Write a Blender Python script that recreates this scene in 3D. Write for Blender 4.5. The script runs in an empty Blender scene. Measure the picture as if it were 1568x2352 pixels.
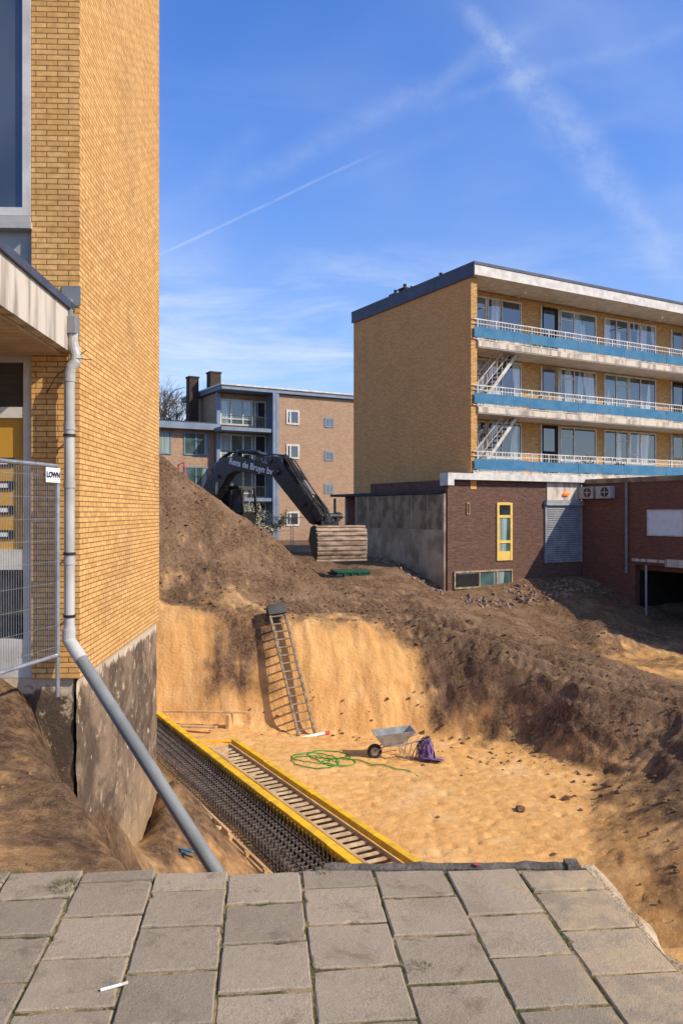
import bpy, math, random
import numpy as np
from mathutils import Vector, Matrix, noise, geometry
from mathutils.bvhtree import BVHTree
random.seed(7)
R=math.radians
scn=bpy.context.scene
COL=scn.collection

# ------------------------------------------------------------------ builder
class MB:
    def __init__(s): s.v=[];s.f=[];s.m=[];s.t=[]
    def add(s,vs,fs,mi=0,t=0.0):
        o=len(s.v); s.v+= [tuple(p) for p in vs]
        for f in fs: s.f.append(tuple(o+i for i in f)); s.m.append(mi); s.t.append(t)
    def hexa(s,p,mi=0,t=0.0):
        s.add(p,[(0,3,2,1),(4,5,6,7),(0,1,5,4),(1,2,6,5),(2,3,7,6),(3,0,4,7)],mi,t)
    def box(s,x0,x1,y0,y1,z0,z1,mi=0,t=0.0):
        s.hexa([(x0,y0,z0),(x1,y0,z0),(x1,y1,z0),(x0,y1,z0),(x0,y0,z1),(x1,y0,z1),(x1,y1,z1),(x0,y1,z1)],mi,t)
    def cyl(s,p0,p1,r0,r1=None,n=10,mi=0):
        if r1 is None: r1=r0
        p0=Vector(p0);p1=Vector(p1);d=(p1-p0)
        if d.length<1e-6: return
        d.normalize()
        a=Vector((0,0,1)) if abs(d.z)<.9 else Vector((1,0,0))
        u=d.cross(a).normalized();w=d.cross(u)
        vs=[];
        for (p,r) in((p0,r0),(p1,r1)):
            for i in range(n):
                th=2*math.pi*i/n
                vs.append(p+u*(r*math.cos(th))+w*(r*math.sin(th)))
        fs=[(i,(i+1)%n,n+(i+1)%n,n+i) for i in range(n)]
        fs=[tuple(reversed(f)) for f in fs]
        fs.append(tuple(range(n)));fs.append(tuple(reversed(range(n,2*n))))
        s.add(vs,fs,mi)
    def tube(s,pts,r,n=8,mi=0):
        pts=[Vector(p) for p in pts]; vs=[];fs=[];pu=None
        for k,p in enumerate(pts):
            d=(pts[min(k+1,len(pts)-1)]-pts[max(k-1,0)]).normalized()
            if pu is None:
                a=Vector((0,0,1)) if abs(d.z)<.9 else Vector((1,0,0)); pu=d.cross(a).normalized()
            u=(pu-d*pu.dot(d)).normalized();pu=u;w=d.cross(u)
            for i in range(n):
                th=2*math.pi*i/n; vs.append(p+u*(r*math.cos(th))+w*(r*math.sin(th)))
        for k in range(len(pts)-1):
            for i in range(n):
                fs.append((k*n+i,(k+1)*n+i,(k+1)*n+(i+1)%n,k*n+(i+1)%n)[::-1])
        fs.append(tuple(range(n)));fs.append(tuple(reversed(range((len(pts)-1)*n,len(pts)*n))))
        s.add(vs,fs,mi)
    def prism(s,poly,y0,y1,mi=0):   # poly in xz, extruded along y
        n=len(poly); vs=[(x,y0,z) for x,z in poly]+[(x,y1,z) for x,z in poly]
        fs=[(i,(i+1)%n,n+(i+1)%n,n+i) for i in range(n)]+[tuple(reversed(range(n))),tuple(range(n,2*n))]
        s.add(vs,fs,mi)
    def obj(s,name,mats,parent=None,smooth=False,bevel=0.0,loc=None,rotz=None,fixn=True,tint=False):
        me=bpy.data.meshes.new(name); me.from_pydata(s.v,[],s.f); 
        if not isinstance(mats,(list,tuple)): mats=[mats]
        for m in mats: me.materials.append(m)
        me.polygons.foreach_set('material_index',s.m)
        if tint:
            at=me.attributes.new('tint','FLOAT','FACE'); at.data.foreach_set('value',s.t)
        me.update()
        if fixn:
            import bmesh
            bm=bmesh.new();bm.from_mesh(me);bmesh.ops.recalc_face_normals(bm,faces=bm.faces);bm.to_mesh(me);bm.free()
        uv=me.uv_layers.new(name='UVMap')
        for p in me.polygons:
            n=p.normal
            ax=0 if abs(n.x)>=abs(n.y) and abs(n.x)>=abs(n.z) else (1 if abs(n.y)>=abs(n.z) else 2)
            for li in p.loop_indices:
                c=me.vertices[me.loops[li].vertex_index].co
                uv.data[li].uv=(c.y,c.z) if ax==0 else ((c.x,c.z) if ax==1 else (c.x,c.y))
        if smooth: me.shade_smooth()
        o=bpy.data.objects.new(name,me); COL.objects.link(o)
        if parent: o.parent=parent
        if loc: o.location=loc
        if rotz is not None: o.rotation_euler=(0,0,rotz)
        if bevel>0:
            b=o.modifiers.new('b','BEVEL');b.width=bevel;b.segments=2;b.limit_method='ANGLE'
        return o
def tag(o,label,cat=None,group=None,kind=None):
    if label:o['label']=label
    if cat:o['category']=cat
    if group:o['group']=group
    if kind:o['kind']=kind
    return o
def thing(name,loc,rot,label,cat,group=None):
    e=bpy.data.objects.new(name,None);COL.objects.link(e);e.location=loc;e.rotation_euler=(0,0,rot);e.empty_display_size=.3
    return tag(e,label,cat,group)

# ------------------------------------------------------------------ materials
def newmat(name):
    m=bpy.data.materials.new(name);m.use_nodes=True;nt=m.node_tree;nt.nodes.clear()
    out=nt.nodes.new('ShaderNodeOutputMaterial');p=nt.nodes.new('ShaderNodeBsdfPrincipled')
    nt.links.new(p.outputs[0],out.inputs[0]);return m,nt,p
def c4(c): return (c[0],c[1],c[2],1)
def mixc(nt,fac,a,b,mode='MIX'):
    n=nt.nodes.new('ShaderNodeMix');n.data_type='RGBA';n.blend_type=mode
    for sock,v in ((n.inputs[0],fac),(n.inputs[6],a),(n.inputs[7],b)):
        if hasattr(v,'node'): nt.links.new(v,sock)
        elif isinstance(v,(int,float)): sock.default_value=v
        else: sock.default_value=c4(v)
    return n.outputs[2]
def mth(nt,op,a,b=0.0,c=None,clamp=False):
    n=nt.nodes.new('ShaderNodeMath');n.operation=op;n.use_clamp=clamp
    L=[a,b]+([c] if c is not None else [])
    for i,v in enumerate(L):
        if hasattr(v,'node'): nt.links.new(v,n.inputs[i])
        else: n.inputs[i].default_value=v
    return n.outputs[0]
def mrange(nt,v,a,b,c=0.0,d=1.0,t='SMOOTHSTEP'):
    n=nt.nodes.new('ShaderNodeMapRange');n.interpolation_type=t
    nt.links.new(v,n.inputs[0])
    for i,x in enumerate((a,b,c,d)): n.inputs[i+1].default_value=x
    return n.outputs[0]
def coords(nt,kind='Object',scale=(1,1,1)):
    t=nt.nodes.new('ShaderNodeTexCoord');mp=nt.nodes.new('ShaderNodeMapping');mp.inputs['Scale'].default_value=scale
    nt.links.new(t.outputs[kind],mp.inputs[0]);return mp.outputs[0]
def nz(nt,vec,scale,detail=4,rough=.55,dist=0.0):
    n=nt.nodes.new('ShaderNodeTexNoise');n.inputs['Scale'].default_value=scale;n.inputs['Detail'].default_value=detail
    n.inputs['Roughness'].default_value=rough;n.inputs['Distortion'].default_value=dist
    nt.links.new(vec,n.inputs['Vector']);return n.outputs[0]
def bump(nt,p,h,strength=.5,dist=.02,prev=None):
    b=nt.nodes.new('ShaderNodeBump');b.inputs['Strength'].default_value=strength;b.inputs['Distance'].default_value=dist
    nt.links.new(h,b.inputs['Height'])
    if prev is not None: nt.links.new(prev,b.inputs['Normal'])
    nt.links.new(b.outputs[0],p.inputs['Normal']);return b.outputs[0]
def mat(name,a,b=None,rough=.7,scale=4,metal=0.0,bs=.3,bd=.01,sc=(1,1,1),detail=6,lo=.35,hi=.65,spec=.4):
    m,nt,p=newmat(name)
    if b is None: b=tuple(x*.72 for x in a)
    co=coords(nt,'Object',sc);n=nz(nt,co,scale,detail)
    f=mrange(nt,n,lo,hi)
    nt.links.new(mixc(nt,f,a,b),p.inputs['Base Color'])
    p.inputs['Roughness'].default_value=rough;p.inputs['Metallic'].default_value=metal
    p.inputs['Specular IOR Level'].default_value=spec
    n2=nz(nt,co,scale*6,5)
    bump(nt,p,n2,bs,bd);return m
def brick(name,c1,c2,mortar,bw=.22,rh=.06,ms=.007,rough=.85,dirt=(.1,.07,.05),da=.35,bs=.8,stain=.9):
    m,nt,p=newmat(name)
    co=coords(nt,'UV')
    b=nt.nodes.new('ShaderNodeTexBrick');nt.links.new(co,b.inputs['Vector'])
    b.inputs['Scale'].default_value=1;b.inputs['Brick Width'].default_value=bw;b.inputs['Row Height'].default_value=rh
    b.inputs['Mortar Size'].default_value=ms;b.inputs['Mortar Smooth'].default_value=.15;b.inputs['Bias'].default_value=0
    b.inputs['Color1'].default_value=c4(c1);b.inputs['Color2'].default_value=c4(c2);b.inputs['Mortar'].default_value=c4(mortar)
    oc=coords(nt,'Object')
    n=nz(nt,oc,.8,7,.65);f=mrange(nt,n,.48,.8,0,da)
    c=mixc(nt,f,b.outputs[0],dirt)
    n2=nz(nt,oc,14,5);f2=mrange(nt,n2,.3,.7,.75,1.15,'LINEAR')
    cm=nt.nodes.new('ShaderNodeCombineColor')
    for i in range(3): nt.links.new(f2,cm.inputs[i])
    c=mixc(nt,1.0,c,cm.outputs[0],'MULTIPLY')
    nt.links.new(c,p.inputs['Base Color']);p.inputs['Roughness'].default_value=rough
    p.inputs['Specular IOR Level'].default_value=.25
    inv=mth(nt,'SUBTRACT',1.0,b.outputs[1]);h=mth(nt,'ADD',inv,mth(nt,'MULTIPLY',n2,.3))
    bump(nt,p,h,bs,.012)
    return m
def glass(name,dark,curtain=None,cover=.5,scale=1.0):
    m,nt,p=newmat(name)
    co=coords(nt,'Object')
    col=mixc(nt,mrange(nt,nz(nt,co,.5,3),.4,.6),dark,tuple(x*.5 for x in dark))
    if curtain:
        cc=coords(nt,'Object',(9,9,.25)); w=nz(nt,cc,1.2,3)
        cu=mixc(nt,mrange(nt,w,.35,.65),curtain,tuple(x*.6 for x in curtain))
        msk=mrange(nt,nz(nt,coords(nt,'Object',(1,1,.12)),scale,1),.5-.01+(.5-cover)*.3,.5+.01+(.5-cover)*.3)
        col=mixc(nt,msk,col,cu)
    nt.links.new(col,p.inputs['Base Color']);p.inputs['Roughness'].default_value=.04
    p.inputs['Specular IOR Level'].default_value=.9;p.inputs['IOR'].default_value=1.6
    n=nz(nt,co,.9,1);bump(nt,p,n,.15,.02)
    return m

m_ybrick=brick('yellow_brick',(.80,.45,.155),(.64,.335,.10),(.24,.13,.055),ms=.005,rh=.050,bw=.20,bs=.6)
m_ybrick2=brick('yellow_brick_flats',(.76,.43,.15),(.56,.30,.095),(.26,.15,.08),da=.25,ms=.007)
m_ybrick_side=brick('yellow_brick_gable',(.92,.46,.155),(.76,.36,.12),(.46,.23,.09),da=.4,ms=.007,dirt=(.40,.21,.10))  # flats brick in a paler mix, colour lifted to offset the gable's shade
m_pbrick=brick('beige_brick',(.54,.34,.20),(.40,.24,.145),(.40,.31,.22),da=.25,ms=.007)
m_bbrick=brick('brown_brick',(.19,.085,.055),(.10,.05,.036),(.17,.125,.095),da=.55,dirt=(.13,.08,.055))
m_rbrick=brick('red_brick',(.27,.10,.06),(.19,.07,.044),(.14,.088,.066),da=.35)
m_white=mat('white_paint',(.66,.62,.55),(.50,.46,.40),.5,3)
m_fascia=mat('fascia_render',(.62,.53,.42),(.30,.25,.19),.85,3.0,sc=(1,2.2,.25),lo=.42,hi=.66)
m_concrete=mat('concrete',(.42,.40,.36),(.27,.25,.22),.85,2,bs=.4)
m_dconc=mat('dark_weathered_concrete',(.17,.14,.11),(.08,.068,.052),.95,9,bs=.9,bd=.015)
m_gconc=mat('grey_render',(.40,.285,.17),(.22,.155,.095),.9,1.6,bs=.6,lo=.4,hi=.6,spec=.05,sc=(1,1,.8))
m_lgconc=mat('light_grey_render',(.60,.44,.28),(.34,.245,.155),.9,1.4,bs=.6,spec=.05,sc=(1,1,.8))
m_blue=mat('blue_panel',(.055,.17,.28),(.085,.205,.32),.8,2.2,spec=.05)
m_dblue=mat('dark_blue_trim',(.07,.08,.115),(.05,.055,.08),.6,2)
m_bluegrey=mat('bluegrey_paint',(.20,.25,.31),(.15,.19,.25),.6,1)
m_dark=mat('dark_metal',(.014,.014,.014),(.035,.032,.028),.42,5,spec=.4)
m_black=mat('black_rubber',(.02,.02,.02),(.045,.04,.035),.8,8)
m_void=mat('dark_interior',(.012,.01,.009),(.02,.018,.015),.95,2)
m_grey=mat('grey_pvc',(.235,.24,.23),(.18,.185,.175),.42,3,bs=.1)
m_wpipe=mat('pale_pvc',(.53,.51,.47),(.38,.36,.32),.5,2,bs=.1)
m_galv=mat('galvanised_steel',(.45,.46,.46),(.32,.33,.33),.4,12,metal=.6,bs=.15)
m_alu=mat('soiled_aluminium',(.30,.22,.145),(.13,.09,.06),.7,8,metal=.1)
m_yellow=mat('yellow_panel',(.62,.33,.03),(.52,.27,.03),.5,2,bs=.1)
m_yel2=mat('yellow_formwork_paint',(.92,.52,.012),(.68,.37,.03),.55,4,lo=.4,hi=.7)
m_wood=mat('timber',(.66,.42,.19),(.44,.26,.11),.8,3,sc=(1,.3,1))
m_wood2=mat('weathered_timber',(.42,.30,.18),(.24,.16,.09),.85,4)
m_slat=mat('pale_slat',(.68,.50,.29),(.46,.31,.165),.85,5)
m_batten=mat('soiled_batten',(.62,.38,.06),(.32,.19,.05),.85,4)
m_rebar=mat('rebar',(.24,.19,.155),(.12,.092,.078),.6,6,metal=.3)
m_green=mat('green_hose',(.03,.32,.03),(.02,.22,.02),.45,4)
m_dgreen=mat('green_sheet',(.03,.10,.05),(.02,.07,.035),.6,4)
m_purple=mat('purple_webbing',(.12,.065,.18),(.20,.12,.29),.8,12)
m_red=mat('red_paint',(.55,.04,.03),(.40,.03,.02),.5,4)
m_chim=brick('chimney_brick',(.09,.055,.04),(.055,.035,.028),(.06,.05,.04))
m_bucket=mat('worn_bucket_steel',(.44,.31,.20),(.18,.12,.075),.7,2.5,metal=.0,bs=.5,sc=(1,1,3))
m_shut=mat('shutter_metal',(.34,.35,.36),(.23,.24,.25),.5,2)
m_shut2=mat('shutter_shadow_gap',(.10,.10,.11),(.08,.08,.09),.6,2)
m_roof=mat('bitumen_roof',(.06,.06,.062),(.04,.04,.042),.9,2)
m_paper=mat('white_plate',(.75,.75,.72),(.68,.68,.65),.6,4,bs=.05)
m_ink=mat('black_ink',(.02,.02,.03),(.02,.02,.03),.6,4,bs=.0)
m_wtext=mat('white_lettering',(.80,.80,.78),(.7,.7,.68),.5,4,bs=.0)
m_gdark=glass('dark_glass',(.03,.035,.04))
m_ggrey=glass('grey_screened_glass',(.085,.095,.10))
m_gcurt=glass('curtained_glass',(.05,.065,.07),(.50,.51,.48),.45,1.3)
m_gcurt2=glass('half_curtained_glass',(.03,.04,.05),(.42,.43,.40),.35,1.9)
m_gteal=glass('pale_teal_glass',(.09,.16,.15),(.34,.42,.38),.4,1)
m_bark=mat('bark',(.13,.10,.085),(.08,.06,.05),.9,8)
m_weed=mat('weed_leaves',(.09,.12,.03),(.16,.13,.05),.8,30)
m_blossom=mat('pale_leaves',(.50,.46,.32),(.32,.32,.19),.8,30)

def foundation_mat():
    m,nt,p=newmat('soiled_foundation_render')
    co=coords(nt,'Object')
    n=nz(nt,co,1.3,10,.72,.5);n2=nz(nt,coords(nt,'Object',(2,2,1.7)),2.6,9,.75,.3);n3=nz(nt,co,16,6,.7)
    c=mixc(nt,mrange(nt,n,.40,.60),(.28,.195,.125),(.11,.078,.055))
    c=mixc(nt,mrange(nt,n2,.57,.62,0,.85),c,(.54,.41,.26))
    c=mixc(nt,mrange(nt,n3,.53,.70,0,.5),c,(.07,.052,.04))
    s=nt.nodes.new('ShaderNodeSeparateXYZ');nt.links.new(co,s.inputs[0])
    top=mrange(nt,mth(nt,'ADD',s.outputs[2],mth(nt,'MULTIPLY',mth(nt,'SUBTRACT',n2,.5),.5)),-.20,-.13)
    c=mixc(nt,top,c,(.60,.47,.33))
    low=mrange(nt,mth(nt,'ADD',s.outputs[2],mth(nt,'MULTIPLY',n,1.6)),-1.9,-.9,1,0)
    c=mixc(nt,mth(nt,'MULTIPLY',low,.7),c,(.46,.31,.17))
    nt.links.new(c,p.inputs['Base Color']);p.inputs['Roughness'].default_value=.95;p.inputs['Specular IOR Level'].default_value=.05
    bump(nt,p,mth(nt,'ADD',n3,mth(nt,'MULTIPLY',n2,.8)),.55,.025);return m
m_found=foundation_mat()

# ------------------------------------------------------------------ sun + world
SX,SY=.915,-.40
sunvec=Vector((SX*math.cos(R(37)),SY*math.cos(R(37)),math.sin(R(37)))).normalized()
sd=bpy.data.lights.new('sun','SUN');sd.energy=5.0;sd.angle=R(.5);sd.color=(1,.89,.72)
so=bpy.data.objects.new('sun',sd);COL.objects.link(so);so.rotation_euler=sunvec.to_track_quat('Z','Y').to_euler();so.location=(20,-10,30)
w=bpy.data.worlds.new('World');scn.world=w;w.use_nodes=True;nt=w.node_tree;nt.nodes.clear()
out=nt.nodes.new('ShaderNodeOutputWorld');bg=nt.nodes.new('ShaderNodeBackground');nt.links.new(bg.outputs[0],out.inputs[0])
sky=nt.nodes.new('ShaderNodeTexSky');sky.sky_type='NISHITA';sky.sun_disc=False;sky.sun_elevation=R(37);sky.sun_rotation=math.atan2(SX,SY)
sky.air_density=1.0;sky.dust_density=.5;sky.ozone_density=2.5
tc=nt.nodes.new('ShaderNodeTexCoord');sp=nt.nodes.new('ShaderNodeSeparateXYZ');nt.links.new(tc.outputs['Generated'],sp.inputs[0])
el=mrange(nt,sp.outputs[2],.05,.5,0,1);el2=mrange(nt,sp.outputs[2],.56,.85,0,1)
skt=mixc(nt,el2,mixc(nt,el,(1.0,1.12,1.40),(.72,1.10,1.80)),(1.5,1.35,1.25))  # unseen high sky warmed and brightened, added as fill for shaded walls
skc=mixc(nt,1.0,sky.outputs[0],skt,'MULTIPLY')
yy=mth(nt,'MAXIMUM',sp.outputs[1],.05)
u=mth(nt,'DIVIDE',sp.outputs[0],yy);v=mth(nt,'DIVIDE',sp.outputs[2],yy)
front=mrange(nt,sp.outputs[1],.1,.3)
cb=nt.nodes.new('ShaderNodeCombineXYZ');nt.links.new(u,cb.inputs[0]);nt.links.new(v,cb.inputs[1])
def wmap(rot,sc):
    mp=nt.nodes.new('ShaderNodeMapping');mp.inputs['Rotation'].default_value=(0,0,rot);mp.inputs['Scale'].default_value=sc
    nt.links.new(cb.outputs[0],mp.inputs[0]);return mp.outputs[0]
nA=nz(nt,cb.outputs[0],7,6,.6);nB=nz(nt,cb.outputs[0],24,6,.65)
def trail(p0,p1,wid,amt,wob=.02,fl=.15):
    dx,dy=p1[0]-p0[0],p1[1]-p0[1];L=math.hypot(dx,dy);tx,ty=dx/L,dy/L
    du=mth(nt,'SUBTRACT',u,p0[0]);dv=mth(nt,'SUBTRACT',v,p0[1])
    d=mth(nt,'ADD',mth(nt,'MULTIPLY',du,-ty),mth(nt,'MULTIPLY',dv,tx))
    d=mth(nt,'ADD',d,mth(nt,'MULTIPLY',mth(nt,'SUBTRACT',nA,.5),wob))
    d=mth(nt,'ABSOLUTE',d);m=mrange(nt,d,0,wid,1,0)
    t=mth(nt,'DIVIDE',mth(nt,'ADD',mth(nt,'MULTIPLY',du,tx),mth(nt,'MULTIPLY',dv,ty)),L)
    m=mth(nt,'MULTIPLY',m,mrange(nt,t,-fl,fl));m=mth(nt,'MULTIPLY',m,mrange(nt,t,1-fl,1+fl,1,0))
    m=mth(nt,'MULTIPLY',m,mrange(nt,nB,.30,.68,.25,1))
    return mth(nt,'MULTIPLY',m,amt)
tr=[trail((.15,.63),(.235,.535),.022,.22,.03),trail((.20,.575),(.42,.29),.04,.22,.06),trail((.24,.60),(-.14,.40),.026,.12,.04),
    trail((.46,.61),(.10,.50),.016,.07,.03),trail((-.235,.315),(.03,.44),.0030,.22,.006),trail((-.03,.40),(.14,.47),.016,.05,.02),
    trail((-.235,.36),(-.10,.47),.03,.06,.05)]
n1=nz(nt,wmap(R(-12),(2.2,9,1)),1.6,8,.62,.4);n2=nz(nt,wmap(R(38),(1.2,3,1)),1.6,6,.5,.5)
band=mth(nt,'MULTIPLY',mrange(nt,v,.02,.17),mrange(nt,v,.2,.38,1,0))
ci=mth(nt,'MULTIPLY',mrange(nt,n1,.38,.72),mth(nt,'MULTIPLY',band,.75))
c2=mth(nt,'MULTIPLY',mrange(nt,n2,.42,.8),.20)
c3=mrange(nt,nz(nt,cb.outputs[0],1.7,3),.4,.7,0,.10)
hzn=mrange(nt,v,.05,.55,.10,0,'LINEAR')
tot=mth(nt,'ADD',ci,mth(nt,'ADD',c2,c3))
tot=mth(nt,'ADD',tot,hzn)
for t in tr: tot=mth(nt,'ADD',tot,t)
tot=mth(nt,'MULTIPLY',tot,front,None,True)
tot=mth(nt,'MINIMUM',tot,.85)
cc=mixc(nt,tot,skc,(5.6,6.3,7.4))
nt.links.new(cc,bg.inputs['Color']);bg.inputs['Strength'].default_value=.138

# ------------------------------------------------------------------ camera
cd=bpy.data.cameras.new('camera');cam=bpy.data.objects.new('camera',cd);COL.objects.link(cam);scn.camera=cam
cd.sensor_fit='VERTICAL';cd.sensor_height=36;cd.sensor_width=24;cd.lens=36*1850/2352;cd.clip_end=3000;cd.clip_start=.05
cam.location=(0,0,1.5);cam.rotation_euler=(R(90),0,0)
scn.view_settings.view_transform='Standard'
try: scn.view_settings.look='None'
except: pass

# ------------------------------------------------------------------ terrain
rim=[(-20,26,-.9,.2),(-14,26,-1.1,.3),(-5.78,25.7,-1.45,.60),(-3.6,25.9,-1.7,.5),(-2,25.9,-1.92,.55),(.4,26,-2.1,.58),(2.3,26.1,-2.35,.5),(2.9,26.0,-2.35,.1),(4.85,24.5,-2.8,.12),(6.6,23,-3.4,.14),(9.0,21,-3.8,.2),
     (10.5,18,-3.0,.25),(10.5,12,-2.0,.3),(8,6,-1,.4),(4,4.3,-.75,.7),(1.2,3.75,-.45,.9),(0,3.55,-.5,.8),(-.8,3.95,-.65,.4),(-1.3,4.86,-.58,.38),(-2.40,6.46,-.36,.38),(-2.75,7.2,-.20,.34),(-3.0,7.42,.02,.32),(-6,7.4,.07,.32)]
foot=[(-20,24,-5,.9),(-14,24.2,-5,.9),(-5.6,24.9,-4.95,.95),(-3.2,24.7,-5.0,.75),(-1,24.4,-5.2,1),(2.0,24.3,-5.2,1),(2.7,24.2,-5.2,.65),(5,23.1,-5.2,.6),(6.6,20.5,-5.2,.6),(5.4,17.5,-5.2,.7),(4.7,15,-5.2,.7),(4.8,11,-5.2,.7),(4,7.5,-5.2,.8),(.8,6.3,-5.1,.8),(-.3,8,-4.8,.6),(.09,10.8,-4.8,.5),(-.88,12.57,-4.8,.5),(-2.82,16.07,-4.7,.5),(-4.76,19.57,-4.7,.8),(-6.2,22.2,-4.8,.9)]
free=[(-.4,5.0,-2.6,.3),(-1.5,7.0,-3.2,.35),(-2.3,9.66,-2.66,.45),(-2.38,11.6,-2.28,.45),(-3.6,13,-3.4,.48),(-5,16,-4.2,.5),(-8,20,-4.4,.6),(-14,22,-4.6,.6),(-1.95,8.0,-3.0,.35),(-2.6,7.45,-1.1,.1),
 (3,20,-5.22,1.2),(0,18,-5.2,1.2),(2,13,-5.2,1.1),(1,22,-5.18,1.2),(3.9,21.3,-5.25,1.05),(3.6,17,-5.25,1.0),(3.8,14,-5.22,.95),
 (3.3,24.9,-3.8,.05),(5.4,23.4,-4.0,.10),(7.4,21.3,-4.3,.26),(7.4,17.6,-4.5,.34),(7,14,-4.2,.40),(7,10.5,-4.1,.45),(6,7,-3.2,.5),(6.0,18.3,-5.0,.52),
 (-4.2,25.4,-3.2,.40),(-3.1,25.3,-3.4,.28),(-2.6,25.35,-3.2,.48),(-1,25.2,-3.3,1.15),(1,25.3,-3.4,1.2),(-5,25.4,-3,1.05),(2.2,25.3,-3.7,.85),
 (-6.1,26.8,-1.40,.40),(-2.9,27.4,-1.45,.30),(-.4,28.4,-1.35,.22),(1,31,-1.15,.2),(-14,27,-.9,.2),
 (-12,31,5.4,.0),(-8.2,30,4.6,.0),(-6.8,30,3.75,.0),(-5.25,30,2.5,.0),(-4.1,30,1.62,.0),(-2.65,30,.78,.0),(-1.6,30.3,-.3,.0),(-.8,31,-.95,.0),
 (-5.9,28.3,1.0,.26),(-4.2,28.7,.4,.24),(-2.4,29.0,-.35,.18),(-7.6,28.2,1.5,.25),
 (-12,36,1.6,.1),(-8,36,.4,.1),(-6,33.4,.5,.1),(-3.4,33,.0,.1),(-1,33,-1.0,.1),(-6,35,.2,.1),(-6,38,.1,.1),(-3,37,-.4,.1),(-14,42,-.7,.1),
 (1.5,28,-1.75,.28),(-.5,27,-1.78,.35),(3.57,28,-1.90,.25),(5,27.6,-2.25,.2),(7.2,27,-2.85,.2),(8.6,25.6,-3.2,.2),(10,24,-3.65,.25),(4.4,25.9,-2.5,.18),(6.3,25,-3.0,.2),(8,23.2,-3.5,.2),
 (8.6,28.6,-3.6,.45),(10.8,28.8,-3.75,.6),(10.5,26.6,-3.95,.65),(13,25,-4.0,.6),(16,22,-3.5,.4),(20,28,-3,.3),
 (8.6,31,-2.9,.22),(7,30,-2.8,.18),(10.15,30.6,-2.6,.25),(9.6,31.6,-2.6,.2),(11.3,30.0,-3.2,.35),(12.6,31.2,-3.2,.2),(14.5,29,-3.6,.3),
 (4.2,32.7,-1.95,.12),(6,33,-2.05,.15),(7.5,33.8,-1.95,.35),(8.4,34.8,-1.7,.38),(10.4,36,-1.5,.3),(11.0,35,-1.9,.2),(11.8,33.5,-2.6,.1),(13,34,-3.0,.1),(18,36,-3.0,.1),(2.5,33.6,-.9,.15),(-.5,40,-.6,.1),(4.5,30,-2.1,.2),(2.5,31,-1.4,.2),(2.0,36.5,-.65,.1),
 (30,30,-1,.2),(20,48,-.8,.2),(0,50,-.8,.2),(-10,50,-.8,.2),(1.3,2.5,-.4,.9),(1.3,0,-.4,.8),(-4,4,-.3,.42),(-4,6,-.10,.42),(-2.6,5.4,-.33,.42),(-1.6,4.0,-.42,.42),(-3,3.6,-.35,.42),(-6,3,-.3,.4),(0,2,-.45,.5),(0,-6,-.45,.3),(6,0,-.5,.3),
 (-20,12,-.4,.2),(-10,12,-2,.2)]
far=[(x,y,-.8,.25) for x in (-600,0,600) for y in (-500,1200)]+[(-600,200,-.8,.2),(600,200,-.8,.2),(-60,60,-.8,.2),(60,60,-.8,.2),(-60,0,-.5,.2),(60,0,-.6,.2),(0,-60,-.5,.2),(0,100,-.8,.2)]
pts=rim+foot+free+far
edges=[(i,i+1) for i in range(len(rim)-1)]+[(len(rim)+i,len(rim)+i+1) for i in range(len(foot)-1)]
res=geometry.delaunay_2d_cdt([Vector(p[:2]) for p in pts],edges,[],0,1e-5)
tv=[];ts=[]
for i,p in enumerate(res[0]):
    ov=res[3][i]
    if ov: q=pts[ov[0]]
    else: q=min(pts,key=lambda a:(a[0]-p[0])**2+(a[1]-p[1])**2)
    tv.append(Vector((p[0],p[1],q[2])));ts.append(q[3])
tris=[tuple(f) for f in res[2]]
bvh=BVHTree.FromPolygons(tv,tris)
def axis(lo,hi,st,flo,fhi):
    a=list(np.arange(lo,hi,st));s=st;x=lo
    L=[];
    while x>flo: s*=1.22;x-=s;L.append(x)
    s=st;x=a[-1];H=[]
    while x<fhi: s*=1.22;x+=s;H.append(x)
    return np.array(L[::-1]+a+H)
ST=.06
XS=axis(-8,13.5,ST,-500,500);YS=axis(3,34.5,ST,-400,1000)
nx,ny=len(XS),len(YS)
Z=np.zeros((ny,nx));S=np.zeros((ny,nx))
dn=Vector((0,0,-1))
for j,y in enumerate(YS):
    for i,x in enumerate(XS):
        loc,no,idx,ds=bvh.ray_cast(Vector((x,y,100)),dn)
        if loc is None: Z[j,i]=-.8;S[j,i]=.2;continue
        a,b,c=tris[idx];A,B,C=tv[a],tv[b],tv[c]
        det=(B.y-C.y)*(A.x-C.x)+(C.x-B.x)*(A.y-C.y)
        l1=((B.y-C.y)*(x-C.x)+(C.x-B.x)*(y-C.y))/det;l2=((C.y-A.y)*(x-C.x)+(A.x-C.x)*(y-C.y))/det
        Z[j,i]=loc.z;S[j,i]=l1*ts[a]+l2*ts[b]+(1-l1-l2)*ts[c]
def blur(a,n):
    for _ in range(n):
        p=np.pad(a,1,mode='edge')
        a=(p[:-2,1:-1]+p[2:,1:-1]+p[1:-1,:-2]+p[1:-1,2:]+4*p[1:-1,1:-1])/8
    return a
Z=blur(Z,12);S=blur(S,16)
Zb=Z.copy()
gy,gx=np.gradient(Zb,YS,XS);G=np.clip(np.hypot(gx,gy),0,3);G=blur(G,10)
NF=noise.fractal
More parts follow.
